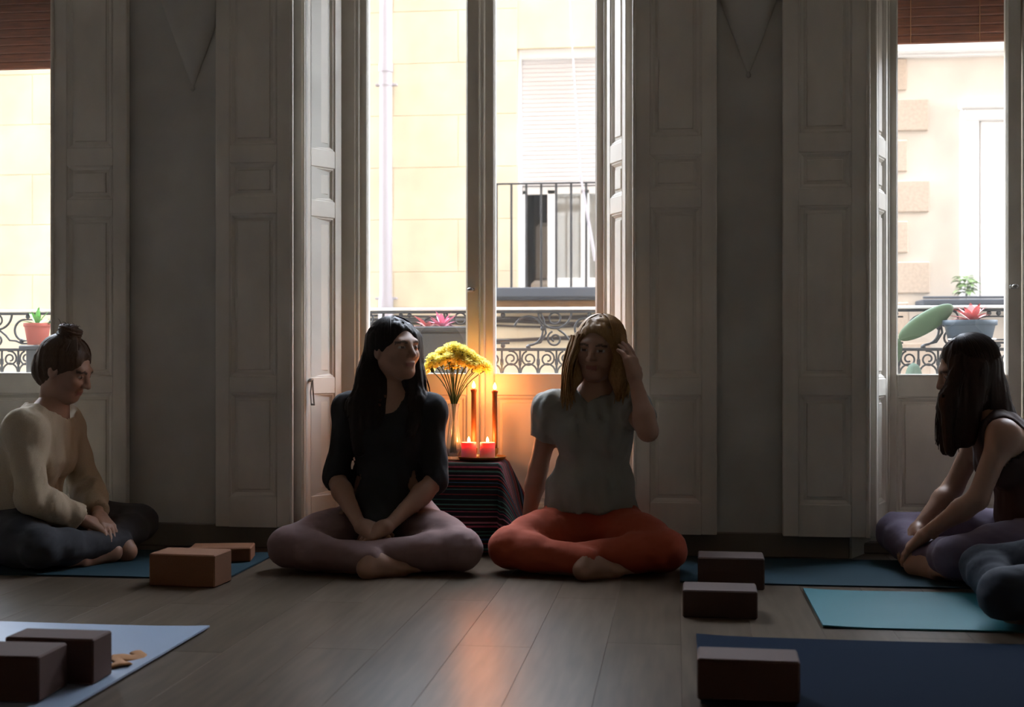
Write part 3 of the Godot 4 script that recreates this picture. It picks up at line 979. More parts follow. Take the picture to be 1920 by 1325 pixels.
func railing(t: Node3D) -> void:
	var hw := 0.86
	var b := Mb.new()
	b.box(Vector3(0, 0.952, 0), Vector3(hw * 2, 0.012, 0.045), 0.003)
	part("handrail", b.done(), M.rail_white, t)
	for q in [[0.938, 0.008], [0.768, 0.009], [0.10, 0.01]]:
		b = Mb.new(); b.box(Vector3(0, q[0], 0), Vector3(hw * 2, q[1] * 1.5, 0.02), 0.002); part("rail", b.done(), M.iron, t)
	# lower band: bars and paired scrolls
	var step := 0.0825
	var k := 0
	var x := -hw + 0.02
	while x < hw:
		iron(t, "bar", PackedVector3Array([Vector3(x, 0.10, 0), Vector3(x, 0.768, 0)]), 0.005)
		b = Mb.new(); b.box(Vector3(x, 0.712, 0), Vector3(0.014, 0.03, 0.016), 0.003); part("collar", b.done(), M.iron, t)
		if x + step < hw:
			var m := x + step * 0.5
			for row in [[0.72, 1.0], [0.16, -1.0]]:
				iron(t, "scroll", spiral(Vector3(m, row[0] + 0.006 * row[1], 0), 0.036, 1.55, PI * 0.5 * row[1] + 0.3, (-1.0 if k % 2 == 0 else 1.0)), 0.0045)
			for s in [-1.0, 1.0]:
				iron(t, "curl", arc(Vector3(x + s * 0.046, 0.662, 0), 0.042, PI * 0.5 if s > 0 else PI * 0.5, PI if s > 0 else 0.0), 0.0045)
		x += step
		k += 1
	# upper band: large rings, hanging bows, stepped double bars with balls
	var unit := 0.43
	for j in 4:
		var x0 := -hw + 0.02 + j * unit
		iron(t, "ring", arc(Vector3(x0 + 0.085, 0.852, 0), 0.066, -PI * 0.5, PI * 0.9), 0.0055)
		iron(t, "bow", arc(Vector3(x0 + 0.205, 0.938, 0), 0.075, PI, TAU), 0.0055)
		iron(t, "ring", arc(Vector3(x0 + 0.205, 0.908, 0), 0.026, 0, TAU), 0.0045)
		iron(t, "scroll", spiral(Vector3(x0 + 0.205, 0.815, 0), 0.036, 1.4, PI * 0.6, 1.0), 0.005)
		iron(t, "stay", PackedVector3Array([Vector3(x0 + 0.085, 0.786, 0), Vector3(x0 + 0.14, 0.80, 0), Vector3(x0 + 0.165, 0.84, 0), Vector3(x0 + 0.155, 0.9, 0), Vector3(x0 + 0.14, 0.936, 0)]), 0.0055)
		iron(t, "stay", PackedVector3Array([Vector3(x0 + 0.215, 0.862, 0), Vector3(x0 + 0.25, 0.836, 0), Vector3(x0 + 0.27, 0.812, 0), Vector3(x0 + 0.30, 0.81, 0), Vector3(x0 + 0.33, 0.797, 0), Vector3(x0 + 0.43, 0.797, 0)]), 0.005)
		iron(t, "ring", arc(Vector3(x0 + 0.345, 0.86, 0), 0.05, PI * 0.5, PI * 1.5), 0.0055)
		iron(t, "stay", PackedVector3Array([Vector3(x0 + 0.345, 0.91, 0), Vector3(x0 + 0.43, 0.91, 0)]), 0.004)
		iron(t, "stay", PackedVector3Array([Vector3(x0 + 0.345, 0.81, 0), Vector3(x0 + 0.43, 0.81, 0)]), 0.004)
		for q in [[0.085, 0.779], [0.15, 0.862], [0.36, 0.924], [0.33, 0.81], [0.40, 0.924], [0.40, 0.785]]:
			b = Mb.new(); b.ball(Vector3(x0 + q[0], q[1], 0), Vector3(0.011, 0.011, 0.011), 6); part("ball", b.done(), M.iron, t)
	for s in [-1.0, 1.0]:
		for zz in [0.0]:
			b = Mb.new(); b.box(Vector3(s * hw, 0.5, zz), Vector3(0.02, 0.98, 0.02), 0.002); part("post", b.done(), M.iron, t)
		b = Mb.new(); b.box(Vector3(s * hw, 0.945, 0.27), Vector3(0.016, 0.014, 0.53), 0.002); part("return_rail", b.done(), M.iron, t)
func leaf_mesh(b: Mb, root: Vector3, dirn: Vector3, length: float, width: float, droop: float) -> void:
	var side := dirn.cross(Vector3.UP).normalized()
	if side.length() < 0.5: side = Vector3.RIGHT
	var k := 5
	var prev := []
	for i in k + 1:
		var t := float(i) / k
		var p := root + dirn * length * t + Vector3(0, -droop * length * t * t, 0)
		var w: float = width * sin(PI * (0.12 + 0.88 * t) ) * (1.0 - 0.15 * t)
		var up := side.cross(dirn).normalized()
		var row := [p - side * w + up * w * 0.3, p, p + side * w + up * w * 0.3]
		if i > 0:
			for q in 2:
				var nn: Vector3 = (row[q + 1] - row[q]).cross(prev[q] - row[q]).normalized()
				if nn.y < 0: nn = -nn
				b.quad(prev[q], prev[q + 1], row[q + 1], row[q], nn)
		prev = row
func rosette(at: Vector3, size: float, count: int, m: Material, label: String, seed_: int, rise: float) -> void:
	var r := RandomNumberGenerator.new()
	r.seed = seed_
	var t := thing("succulent_plant" if m != M.pink_leaf else "pink_plant", label, "plant", at)
	for i in count:
		var a := TAU * i * 0.382 + r.randf() * 0.4
		var e := lerpf(0.15, 1.25, float(i) / count) * rise
		var d := Vector3(cos(a) * cos(e), sin(e), sin(a) * cos(e)).normalized()
		var b := Mb.new()
		leaf_mesh(b, d * 0.008, d, size * r.randf_range(0.75, 1.15), size * 0.16, 0.15)
		part("leaf", b.done(), m, t)
func leafy_plant(at: Vector3, height: float, count: int, m: Material, label: String, seed_: int, leaf: float) -> void:
	var r := RandomNumberGenerator.new()
	r.seed = seed_
	var t := thing("leafy_plant", label, "plant", at)
	var st := Mb.new()
	for i in 4:
		st.tube(PackedVector3Array([Vector3.ZERO, Vector3(r.randf_range(-0.4, 0.4), 1, r.randf_range(-0.4, 0.4)) * height * 0.8]), 0.003, 5)
	part("stem", st.done(), M.stem, t)
	for i in count:
		var a := TAU * i * 0.382
		var h := height * (0.25 + 0.7 * r.randf())
		var d := Vector3(cos(a), r.randf_range(-0.1, 0.7), sin(a)).normalized()
		var b := Mb.new()
		leaf_mesh(b, Vector3(cos(a) * 0.3 * height * r.randf(), h, sin(a) * 0.3 * height * r.randf()), d, leaf * r.randf_range(0.8, 1.3), leaf * 0.36, 0.5)
		part("leaf", b.done(), m, t)
func flower_pot(at: Vector3, r: float, h: float, m: Material, label: String, small: bool) -> Node3D:
	var t := thing("flower_pot", label, "flower pot", at)
	var b := Mb.new()
	b.lathe([Vector2(0, 0), Vector2(r * 0.72, 0), Vector2(r * 0.95, h * 0.84), Vector2(r * 0.95, h * 0.85)], Vector3.ZERO, 28)
	part("body", b.done(), m, t)
	b = Mb.new()
	b.lathe([Vector2(r * 0.93, h * 0.82), Vector2(r * 1.02, h * 0.83), Vector2(r * 1.03, h), Vector2(r * 0.93, h), Vector2(r * 0.92, h * 0.85)], Vector3.ZERO, 28)
	part("rim", b.done(), m, t)
	b = Mb.new()
	b.lathe([Vector2(r * 0.93, h * 0.86), Vector2(0, h * 0.88)], Vector3.ZERO, 28)
	part("soil", b.done(), M.soil, t)
	return t

# ------------------------------------------------------------------ candles, flowers, covered stool
const TAB := Vector3(-0.805, 0.0, -0.075)
const TAB_Y := 0.343
func altar() -> void:
	var st := thing("low_stool", "low wooden stool hidden under the striped cloth", "stool", TAB)
	var b := Mb.new()
	b.box(Vector3(0, TAB_Y - 0.02, 0), Vector3(0.27, 0.024, 0.21), 0.006)
	part("seat", b.done(), M.wood, st)
	for q in [[-0.11, -0.08], [0.11, -0.08], [-0.11, 0.08], [0.11, 0.08]]:
		b = Mb.new(); b.tube(PackedVector3Array([Vector3(q[0], 0, q[1]), Vector3(q[0], TAB_Y - 0.03, q[1])]), 0.013, 10); part("leg", b.done(), M.wood, st)
	# cloth
	b = Mb.new()
	var hx := 0.137
	var hz := 0.107
	var reach := 0.345
	var k := 56
	for i in k + 1:
		for j in k + 1:
			var p := Vector2(lerpf(-hx - reach, hx + reach, float(i) / k), lerpf(-hz - reach, hz + reach, float(j) / k))
			var q := Vector2(clampf(p.x, -hx, hx), clampf(p.y, -hz, hz))
			var d := p - q
			var e := d.length()
			var pos := Vector3(p.x, TAB_Y - 0.004, p.y)
			if e > 0.0001:
				d /= e
				var corner: float = 2.0 * absf(d.x * d.y)
				var ang := atan2(d.y, d.x)
				var flare: float = (0.12 + 0.22 * corner) * (0.7 if d.y > 0.1 else 1.0) * (0.6 if d.x < 0.0 else 1.0) + (0.18 if d.x > 0.3 else 0.0)
				var ring: float = minf(e, 0.012) + maxf(e - 0.012, 0.0) * flare + 0.012 * sin(ang * 9.0 + p.x * 16.0) * smoothstep(0.05, 0.3, e)
				var drop: float = e * sqrt(maxf(1.0 - flare * flare * 0.8, 0.2)) - 0.004
				if drop > TAB_Y - 0.014:
					ring += (drop - TAB_Y + 0.014) * 0.25
					drop = TAB_Y - 0.014 + 0.006 * sin(ang * 5.0 + e * 40.0)
				pos = Vector3(q.x + d.x * ring, TAB_Y - 0.004 - maxf(drop, 0.0), q.y + d.y * ring)
			b.vert(pos, Vector3.UP, Vector2(float(i) / k, float(j) / k))
	var nn := PackedVector3Array()
	nn.resize(b.v.size())
	for i in k:
		for j in k:
			var a := i * (k + 1) + j
			var g := (b.v[a + 1] - b.v[a]).cross(b.v[a + k + 1] - b.v[a])
			for x in [a, a + 1, a + k + 1, a + k + 2]: nn[x] += g
	for i in b.n.size(): b.n[i] = nn[i].normalized()
	for i in k:
		for j in k:
			var a := i * (k + 1) + j
			b.face(a, a + 1, a + k + 1); b.face(a + 1, a + k + 2, a + k + 1)
	tag(part("striped_cloth", b.done(), M.cloth, self, TAB), "dark woven cloth with thin red and blue stripes draped over a stool", "cloth")
	var ty := TAB_Y + 0.001
	# tray
	b = Mb.new()
	b.lathe([Vector2(0, 0.003), Vector2(0.085, 0.003), Vector2(0.092, 0.012), Vector2(0.094, 0.012), Vector2(0.088, 0), Vector2(0, 0)], Vector3.ZERO, 40)
	tag(part("brass_tray", b.done(), M.brass, self, Vector3(-0.745, ty, -0.072)), "round brass tray under the burning candles", "tray")
	var py := ty + 0.0035
	for q in [[-0.789, -0.03, "pink pillar candle burning nearer the flower vase"], [-0.717, -0.03, "pink pillar candle burning farther from the flower vase"]]:
		var c := thing("pillar_candle", q[2], "candle", Vector3(q[0], py, q[1]), 0.0, "pink pillar candles")
		b = Mb.new()
		b.lathe([Vector2(0, 0), Vector2(0.0285, 0), Vector2(0.029, 0.001), Vector2(0.029, 0.062), Vector2(0.0275, 0.064), Vector2(0.02, 0.061), Vector2(0, 0.059)], Vector3.ZERO, 28)
		part("wax", b.done(), M.pink_wax, c)
		candle_fire(c, 0.059, 0.022)
	for q in [[-0.779, -0.088, 0.255, "slim amber taper candle standing nearer the flower vase"], [-0.697, -0.088, 0.25, "slim amber taper candle standing nearer the blond person"]]:
		var hd := thing("candle_holder", "small brass cup holding the " + q[3].get_slice("standing ", 1).replace("nearer", "taper nearer"), "candle holder", Vector3(q[0], py, q[1]), 0.0, "brass taper holders")
		b = Mb.new()
		b.lathe([Vector2(0, 0), Vector2(0.022, 0), Vector2(0.021, 0.004), Vector2(0.008, 0.008), Vector2(0.007, 0.014), Vector2(0.0135, 0.02), Vector2(0.0145, 0.038), Vector2(0.012, 0.038), Vector2(0.011, 0.016), Vector2(0, 0.016)], Vector3.ZERO, 20)
		part("cup", b.done(), M.brass, hd)
		var c := thing("taper_candle", q[3], "candle", Vector3(q[0], py + 0.017, q[1]), 0.0, "slim taper candles")
		b = Mb.new()
		b.lathe([Vector2(0, 0), Vector2(0.0105, 0), Vector2(0.0098, q[2] - 0.03), Vector2(0.0102, q[2] - 0.02), Vector2(0.0125, q[2] - 0.012), Vector2(0.0118, q[2] - 0.006), Vector2(0.008, q[2] - 0.007), Vector2(0, q[2] - 0.009)], Vector3.ZERO, 16)
		part("wax", b.done(), M.amber_wax, c)
		candle_fire(c, q[2] - 0.009, 0.028)
	bouquet(Vector3(-0.853, ty, -0.062))
func candle_fire(c: Node3D, y: float, h: float) -> void:
	var b := Mb.new()
	b.tube(PackedVector3Array([Vector3(0, y, 0), Vector3(0.0005, y + 0.004, 0), Vector3(0.001, y + 0.008, 0)]), 0.0009, 6)
	part("wick", b.done(), M.wick, c)
	b = Mb.new()
	var prof := []
	for i in 13:
		var t := i / 12.0
		prof.push_back(Vector2(0.0062 * (h / 0.025) * pow(sin(PI * pow(t, 0.62)), 0.9) if i > 0 and i < 12 else 0.0, h * t))
	b.lathe(prof, Vector3(0, y + 0.005, 0), 14)
	part("flame", b.done(), M.flame, c)
	var l := OmniLight3D.new()
	l.name = "flame_light"
	l.light_color = Color8(255, 148, 82)
	l.light_energy = FLAME
	l.light_size = 0.006
	l.omni_range = 12.0
	l.omni_attenuation = 2.0
	l.shadow_enabled = true
	l.position = Vector3(0, y + 0.005 + h * 0.5, 0)
	c.add_child(l)
const ORD := ["first", "second", "third", "fourth", "fifth", "sixth", "seventh", "eighth", "ninth", "tenth"]
const FLAME := 0.0028
func bouquet(at: Vector3) -> void:
	var vz := thing("glass_vase", "slender clear glass vase filled with flower stems", "vase", at)
	var b := Mb.new()
	var outer := [Vector2(0, 0), Vector2(0.029, 0), Vector2(0.0305, 0.006), Vector2(0.0285, 0.05), Vector2(0.022, 0.11), Vector2(0.0165, 0.16), Vector2(0.0175, 0.19), Vector2(0.0225, 0.213)]
	var inner := [Vector2(0.0205, 0.2125), Vector2(0.0155, 0.19), Vector2(0.0145, 0.16), Vector2(0.0195, 0.11), Vector2(0.0255, 0.05), Vector2(0.0265, 0.012), Vector2(0, 0.010)]
	b.lathe(outer + inner, Vector3.ZERO, 32)
	part("glass", b.done(), M.vase, vz)
	var r := RandomNumberGenerator.new()
	r.seed = 4
	# one bloom: ruffled petals in rings
	var bl := Mb.new()
	for ring in 5:
		var cnt: int = [14, 13, 11, 8, 5][ring]
		var e: float = [-0.25, 0.15, 0.5, 0.85, 1.2][ring]
		for i in cnt:
			var a := TAU * (i + 0.5 * (ring % 2)) / cnt + r.randf() * 0.25
			var d := Vector3(cos(a) * cos(e), sin(e), sin(a) * cos(e))
			var side := Vector3(-sin(a), 0, cos(a))
			var up := side.cross(d).normalized()
			var len_ := 0.0265 - ring * 0.0012
			var w := 0.0085
			var prev := []
			for k in 4:
				var t := k / 3.0
				var p := d * (0.006 + len_ * t) + up * (0.006 * t * t * r.randf_range(-1, 1))
				var row := []
				for q in 4:
					row.push_back(p + side * w * (0.35 + 0.65 * t) * (q / 1.5 - 1.0) + up * (0.0026 * sin(q * 2.4 + ring + i) * t) + d * (0.002 * r.randf() * t))
				if k > 0:
					for q in 3:
						var nn: Vector3 = (row[q + 1] - row[q]).cross(prev[q] - row[q]).normalized()
						if nn.dot(d) < 0: nn = -nn
						bl.quad(prev[q], prev[q + 1], row[q + 1], row[q], nn)
				prev = row
	var bloom := bl.done()
	var cal := Mb.new()
	cal.lathe([Vector2(0.0025, -0.022), Vector2(0.0062, -0.016), Vector2(0.0068, -0.006), Vector2(0.010, 0.003), Vector2(0.004, 0.002)], Vector3.ZERO, 10)
	var calyx := cal.done()
	# places of the blooms relative to the vase
	var spots := [[-0.092, 0.352], [-0.078, 0.382], [-0.052, 0.403], [-0.024, 0.420], [0.004, 0.425], [0.034, 0.413], [0.058, 0.398], [0.078, 0.380], [0.100, 0.366], [0.122, 0.352], [-0.046, 0.372], [-0.012, 0.386], [0.022, 0.382], [0.052, 0.368], [-0.006, 0.358], [0.082, 0.352]]
	for i in spots.size():
		var s: Array = spots[i]
		var dz := r.randf_range(-0.03, 0.03) + (0.03 if i >= 10 else -0.01)
		var head := Vector3(s[0], s[1], dz)
		var neck := Vector3(s[0] * 0.07, 0.205, dz * 0.1)
		var foot := Vector3(-s[0] * 0.12, 0.02, -dz * 0.3)
		var t := thing("yellow_flower", ("ruffled yellow flower, %s along the bouquet's outer arc from the black-haired person" % ORD[i]) if i < 10 else ("ruffled yellow flower, %s in the bouquet's lower inner row from the black-haired person" % ORD[i - 10]), "flower", at, 0.0, "yellow flowers in the glass vase")
		b = Mb.new()
		var ctrl := (neck + head) * 0.5 + Vector3(-s[0] * 0.22, 0.02, 0)
		var pts := PackedVector3Array([foot, foot.lerp(neck, 0.5), neck])
		for k in range(1, 7):
			var u := k / 6.0
			pts.push_back(neck * (1 - u) * (1 - u) + ctrl * 2 * u * (1 - u) + (head - Vector3(0, 0.012, 0)) * u * u)
		b.tube(pts, 0.0021, 6)
		part("stem", b.done(), M.stem, t)
		var out := (head - ctrl).normalized().lerp(Vector3.UP, 0.35).normalized()
		var bs := Basis(Quaternion(Vector3.UP, out)) * Basis(Vector3.UP, r.randf() * TAU)
		var o := part("bloom", bloom, M.bloom, t, head)
		o.basis = bs
		o = part("calyx", calyx, M.stem, t, head)
		o.basis = bs
		if i % 3 == 0:
			b = Mb.new()
			leaf_mesh(b, pts[4], Vector3(s[0] * 4.0, 0.6, dz * 4).normalized(), 0.05, 0.005, 0.3)
			part("leaf", b.done(), M.stem, t)

# ------------------------------------------------------------------ mats and blocks
func yoga_mat(x0: float, x1: float, z0: float, z1: float, m: Material, label: String, curl: float) -> void:
	var b := Mb.new()
	var k := 24
	var th := 0.005
	var prof := []
	for i in k + 1:
		var t := float(i) / k
		var x := lerpf(x0, x1, t)
		var e: float = clampf(1.0 - absf(x - (x0 if curl < 0 else x1)) / 0.16, 0.0, 1.0)
		prof.push_back(Vector2(x, 0.0008 + absf(curl) * e * e + 0.0006 * sin(x * 9.0)))
	var cx := (x0 + x1) * 0.5
	var cz := (z0 + z1) * 0.5
	for i in k:
		var a: Vector2 = prof[i]
		var e: Vector2 = prof[i + 1]
		var nn := Vector3(a.y - e.y, e.x - a.x, 0).normalized()
		if nn.y < 0: nn = -nn
		var lo := Vector3(-cx, 0, -cz)
		b.quad(lo + Vector3(a.x, a.y + th, z0), lo + Vector3(e.x, e.y + th, z0), lo + Vector3(e.x, e.y + th, z1), lo + Vector3(a.x, a.y + th, z1), nn)
		b.quad(lo + Vector3(a.x, a.y, z0), lo + Vector3(e.x, e.y, z0), lo + Vector3(e.x, e.y, z1), lo + Vector3(a.x, a.y, z1), -nn)
		for q in [[z0, -1.0], [z1, 1.0]]:
			b.quad(lo + Vector3(a.x, a.y, q[0]), lo + Vector3(e.x, e.y, q[0]), lo + Vector3(e.x, e.y + th, q[0]), lo + Vector3(a.x, a.y + th, q[0]), Vector3(0, 0, q[1]))
	for q in [[0, -1.0], [k, 1.0]]:
		var a: Vector2 = prof[q[0]]
		b.quad(Vector3(a.x - cx, a.y, z0 - cz), Vector3(a.x - cx, a.y, z1 - cz), Vector3(a.x - cx, a.y + th, z1 - cz), Vector3(a.x - cx, a.y + th, z0 - cz), Vector3(q[1], 0, 0))
	tag(part("yoga_mat", b.done(), m, self, Vector3(cx, 0, cz)), label, "yoga mat", "yoga mats")
func block(at: Vector3, size: Vector3, turn: float, m: Material, label: String) -> void:
	var b := Mb.new()
	b.box(Vector3(0, size.y * 0.5, 0), size, 0.004)
	var o := part("yoga_block", b.done(), m, self, at)
	o.rotation.y = turn
	tag(o, label, "yoga block", "yoga blocks")
func mats_and_blocks() -> void:
	yoga_mat(-3.2, -1.48, 0.16, 0.73, M.mat_teal, "dark teal yoga mat under the person in the cream sweater", 0.002)
	yoga_mat(-2.99, -1.262, 1.475, 2.33, M.mat_grey, "pale shiny blue grey yoga mat at the lower corner of the room", 0.004)
	yoga_mat(0.01, 1.73, 0.06, 0.6, M.mat_teal, "dark teal yoga mat under the long-haired person in brown", -0.002)
	yoga_mat(0.395, 2.1, 0.69, 1.255, M.mat_turquoise, "bright turquoise yoga mat on the wood floor", -0.004)
	yoga_mat(0.05, 1.8, 1.42, 2.1, M.mat_navy, "navy yoga mat nearest the camera under a brown block", -0.006)
	block(Vector3(-1.575, 0, 0.80), Vector3(0.225, 0.105, 0.14), -0.06, M.cork, "brown cork yoga block at the edge of the teal mat by the hair bun")
	block(Vector3(-1.63, 0.0072, 0.35), Vector3(0.22, 0.05, 0.13), 0.2, M.cork, "flat cork block on the teal mat behind the upright brown block")
	block(Vector3(0.172, 0, 0.62), Vector3(0.21, 0.10, 0.14), -0.02, M.dark_foam, "dark block at the end of the teal mat by the rust leggings")
	block(Vector3(0.122, 0, 1.085), Vector3(0.21, 0.078, 0.14), -0.02, M.dark_foam, "dark block on bare floor beside the turquoise mat")
	block(Vector3(0.152, 0.012, 2.03), Vector3(0.215, 0.088, 0.12), -0.03, M.brown_foam, "brown block on the navy mat cut by the picture edge")
	block(Vector3(-1.40, 0.009, 2.07), Vector3(0.21, 0.102, 0.10), 0.0, M.brown_foam, "dark brown block on the shiny pale mat")
	block(Vector3(-1.45, 0.009, 2.21), Vector3(0.21, 0.098, 0.14), 0.03, M.brown_foam, "lower brown block before another block on the pale mat")
	var b := Mb.new()
	var pts := PackedVector3Array()
	for i in 14: pts.push_back(Vector3(-1.32 + 0.02 * sin(i * 0.9), 0.012 + 0.004 * cos(i * 1.3), 1.83 + i * 0.012))
	b.tube(pts, 0.018, 8, true, 0.3)
	tag(part("yoga_strap", b.done(), M.strap, self), "tan folded strap at the edge of the pale mat", "strap")

# ------------------------------------------------------------------ people
const SKIN := Color(0.36, 0.2, 0.135)
const LIP := Color(0.28, 0.11, 0.09)
const BROW := Color(0.09, 0.055, 0.04)
const EYEW := Color(0.42, 0.38, 0.34)
const IRIS := Color(0.05, 0.03, 0.02)

func add_head(mb: Mb, c: Vector3, bs: Basis, neck: Vector3) -> void:
	var sc := 1.0
	var g := Sdf.new(c - Vector3(0.16, 0.2, 0.16), c + Vector3(0.16, 0.15, 0.16), 0.0042)
	g.ell((c + bs * Vector3(0, 0.022, -0.014)), Vector3(0.071, 0.083, 0.089), 0.01, bs)
	g.ell((c + bs * Vector3(0, -0.035, 0.024)), Vector3(0.054, 0.07, 0.058), 0.04, bs)
	g.ell((c + bs * Vector3(0, -0.086, 0.058)), Vector3(0.021, 0.016, 0.019), 0.03, bs)
	for s in [-1.0, 1.0]:
		g.cap((c + bs * Vector3(s * 0.05, -0.05, 0.0)), 0.016, (c + bs * Vector3(s * 0.018, -0.088, 0.05)), 0.014, 0.03)
		g.ell((c + bs * Vector3(s * 0.036, -0.026, 0.056)), Vector3(0.022, 0.02, 0.02), 0.025, bs)
	g.cap((c + bs * Vector3(-0.036, 0.02, 0.072)), 0.011, (c + bs * Vector3(0.036, 0.02, 0.072)), 0.011, 0.02)
	for s in [-1.0, 1.0]:
		g.ell((c + bs * Vector3(s * 0.031, 0.001, 0.092)), Vector3(0.019, 0.012, 0.014), 0.012, bs, true)
		g.ell((c + bs * Vector3(s * 0.031, 0.0, 0.070)), Vector3(0.0135, 0.0115, 0.0125), 0.003, bs)
	g.cap((c + bs * Vector3(0, 0.012, 0.080)), 0.008, (c + bs * Vector3(0, -0.028, 0.102)), 0.0105, 0.012)
	for s in [-1.0, 1.0]: g.ell((c + bs * Vector3(s * 0.011, -0.031, 0.092)), Vector3(0.008, 0.007, 0.01), 0.008, bs)
	g.cap((c + bs * Vector3(-0.018, -0.056, 0.078)), 0.0045, (c + bs * Vector3(0.018, -0.056, 0.078)), 0.0045, 0.008)
	g.cap((c + bs * Vector3(-0.015, -0.066, 0.077)), 0.0052, (c + bs * Vector3(0.015, -0.066, 0.077)), 0.0052, 0.007)
	for s in [-1.0, 1.0]:
		g.ell((c + bs * Vector3(s * 0.073, -0.006, -0.012)), Vector3(0.008, 0.03, 0.018), 0.008, bs)
		g.ell((c + bs * Vector3(s * 0.081, -0.002, -0.006)), Vector3(0.005, 0.016, 0.008), 0.004, bs, true)
	g.cap((c + bs * Vector3(0, -0.045, -0.022)), 0.048, neck, 0.05, 0.03)
	var inv := bs.transposed()
	var first := mb.v.size()
	g.net(mb)
	for i in range(first, mb.v.size()):
		mb.c[i] = skin_colour(inv * (mb.v[i] - c))
	mb.col = SKIN

func skin_colour(q: Vector3) -> Color:
	if q.z > 0.06:
		if absf(q.x) < 0.02 and absf(q.y + 0.061) < 0.0075: return LIP
		var ex := absf(q.x) - 0.031
		if absf(ex) < 0.013 and absf(q.y) < 0.0048: return IRIS if absf(ex) < 0.007 else EYEW
		if absf(ex) < 0.019 and absf(q.y - 0.021 + absf(ex) * 0.25) < 0.0045: return BROW
	return SKIN

func add_hand(mb: Mb, wrist: Vector3, from: Vector3, fdir: Vector3, palm: Vector3, thumb_side: float, curl: Array) -> void:
	# fdir: along the fingers, palm: where the palm looks, thumb_side: +1 or -1
	fdir = fdir.normalized()
	palm = (palm - fdir * palm.dot(fdir)).normalized()
	var th := fdir.cross(palm) * thumb_side
	var g := Sdf.new(wrist - Vector3(0.19, 0.19, 0.19), wrist + Vector3(0.19, 0.19, 0.19), 0.0036)
	g.cap(from.lerp(wrist, 0.72), 0.0255, wrist, 0.022, 0.01)
	var offs := [0.027, 0.009, -0.009, -0.025]
	var lens := [0.066, 0.073, 0.068, 0.053]
	for i in 4:
		var base: Vector3 = wrist + fdir * (0.078 - absf(i - 1.2) * 0.004) + th * offs[i]
		g.cap(wrist + fdir * 0.012 + th * offs[i] * 0.55, 0.0155, base, 0.0115, 0.016)
		var d := fdir
		var p := base
		var seg := [0.46, 0.3, 0.24]
		for k in 3:
			var a: float = curl[i] * [0.75, 1.0, 0.7][k]
			d = d.rotated(th * thumb_side, 0.0)
			d = (d * cos(a) + palm_turn(d, palm, fdir) * sin(a)).normalized()
			var q: Vector3 = p + d * lens[i] * seg[k]
			g.cap(p, 0.0092 - 0.0009 * k, q, 0.0084 - 0.0009 * k, 0.003)
			p = q
	var tb := wrist + fdir * 0.022 + th * 0.022
	var t1 := tb + (fdir * 0.6 + th * 0.72 + palm * 0.3).normalized() * 0.04
	var t2 := t1 + (fdir * 0.85 + th * 0.35 + palm * 0.4).normalized() * 0.031
	var t3 := t2 + (fdir * 0.95 + th * 0.05 + palm * 0.35).normalized() * 0.025
	g.cap(tb, 0.016, t1, 0.0115, 0.014)
	g.cap(t1, 0.0108, t2, 0.0098, 0.003)
	g.cap(t2, 0.0096, t3, 0.008, 0.003)
	g.net(mb)
func palm_turn(d: Vector3, palm: Vector3, fdir: Vector3) -> Vector3:
	# the direction at right angles to d in the plane of finger and palm, on the palm's side
	var ax := fdir.cross(palm).normalized()
	return ax.cross(d).normalized()

func add_foot(mb: Mb, ankle: Vector3, toe: Vector3, sole: Vector3, inner: float) -> void:
	var d := (toe - ankle).normalized()
	var up := (-(sole - d * sole.dot(d))).normalized()
	var side := d.cross(up) * inner
	var lo := ankle.min(toe) - Vector3(0.11, 0.11, 0.11)
	var hi := ankle.max(toe) + Vector3(0.11, 0.11, 0.11)
	var g := Sdf.new(lo, hi, 0.005)
	var l := 0.155
	g.cap(ankle, 0.034, ankle - d * 0.02 - up * 0.03, 0.03, 0.02)
	g.cap(ankle - d * 0.015 - up * 0.035, 0.03, ankle + d * l * 0.6 - up * 0.04, 0.026, 0.03)
	g.cap(ankle + up * 0.0, 0.03, ankle + d * l * 0.7 - up * 0.03, 0.024, 0.03)
	g.cap(ankle + d * l * 0.68 - up * 0.042 + side * 0.022, 0.02, ankle + d * l * 0.62 - up * 0.044 - side * 0.024, 0.018, 0.02)
	for i in 5:
		var b: Vector3 = ankle + d * (l * 0.76 - i * 0.006) - up * 0.045 + side * (0.028 - i * 0.0145)
		var r: float = [0.0125, 0.0095, 0.009, 0.0085, 0.008][i]
		g.cap(b, r, b + d * [0.045, 0.042, 0.037, 0.031, 0.026][i], r * 0.85, 0.006)
	g.net(mb)

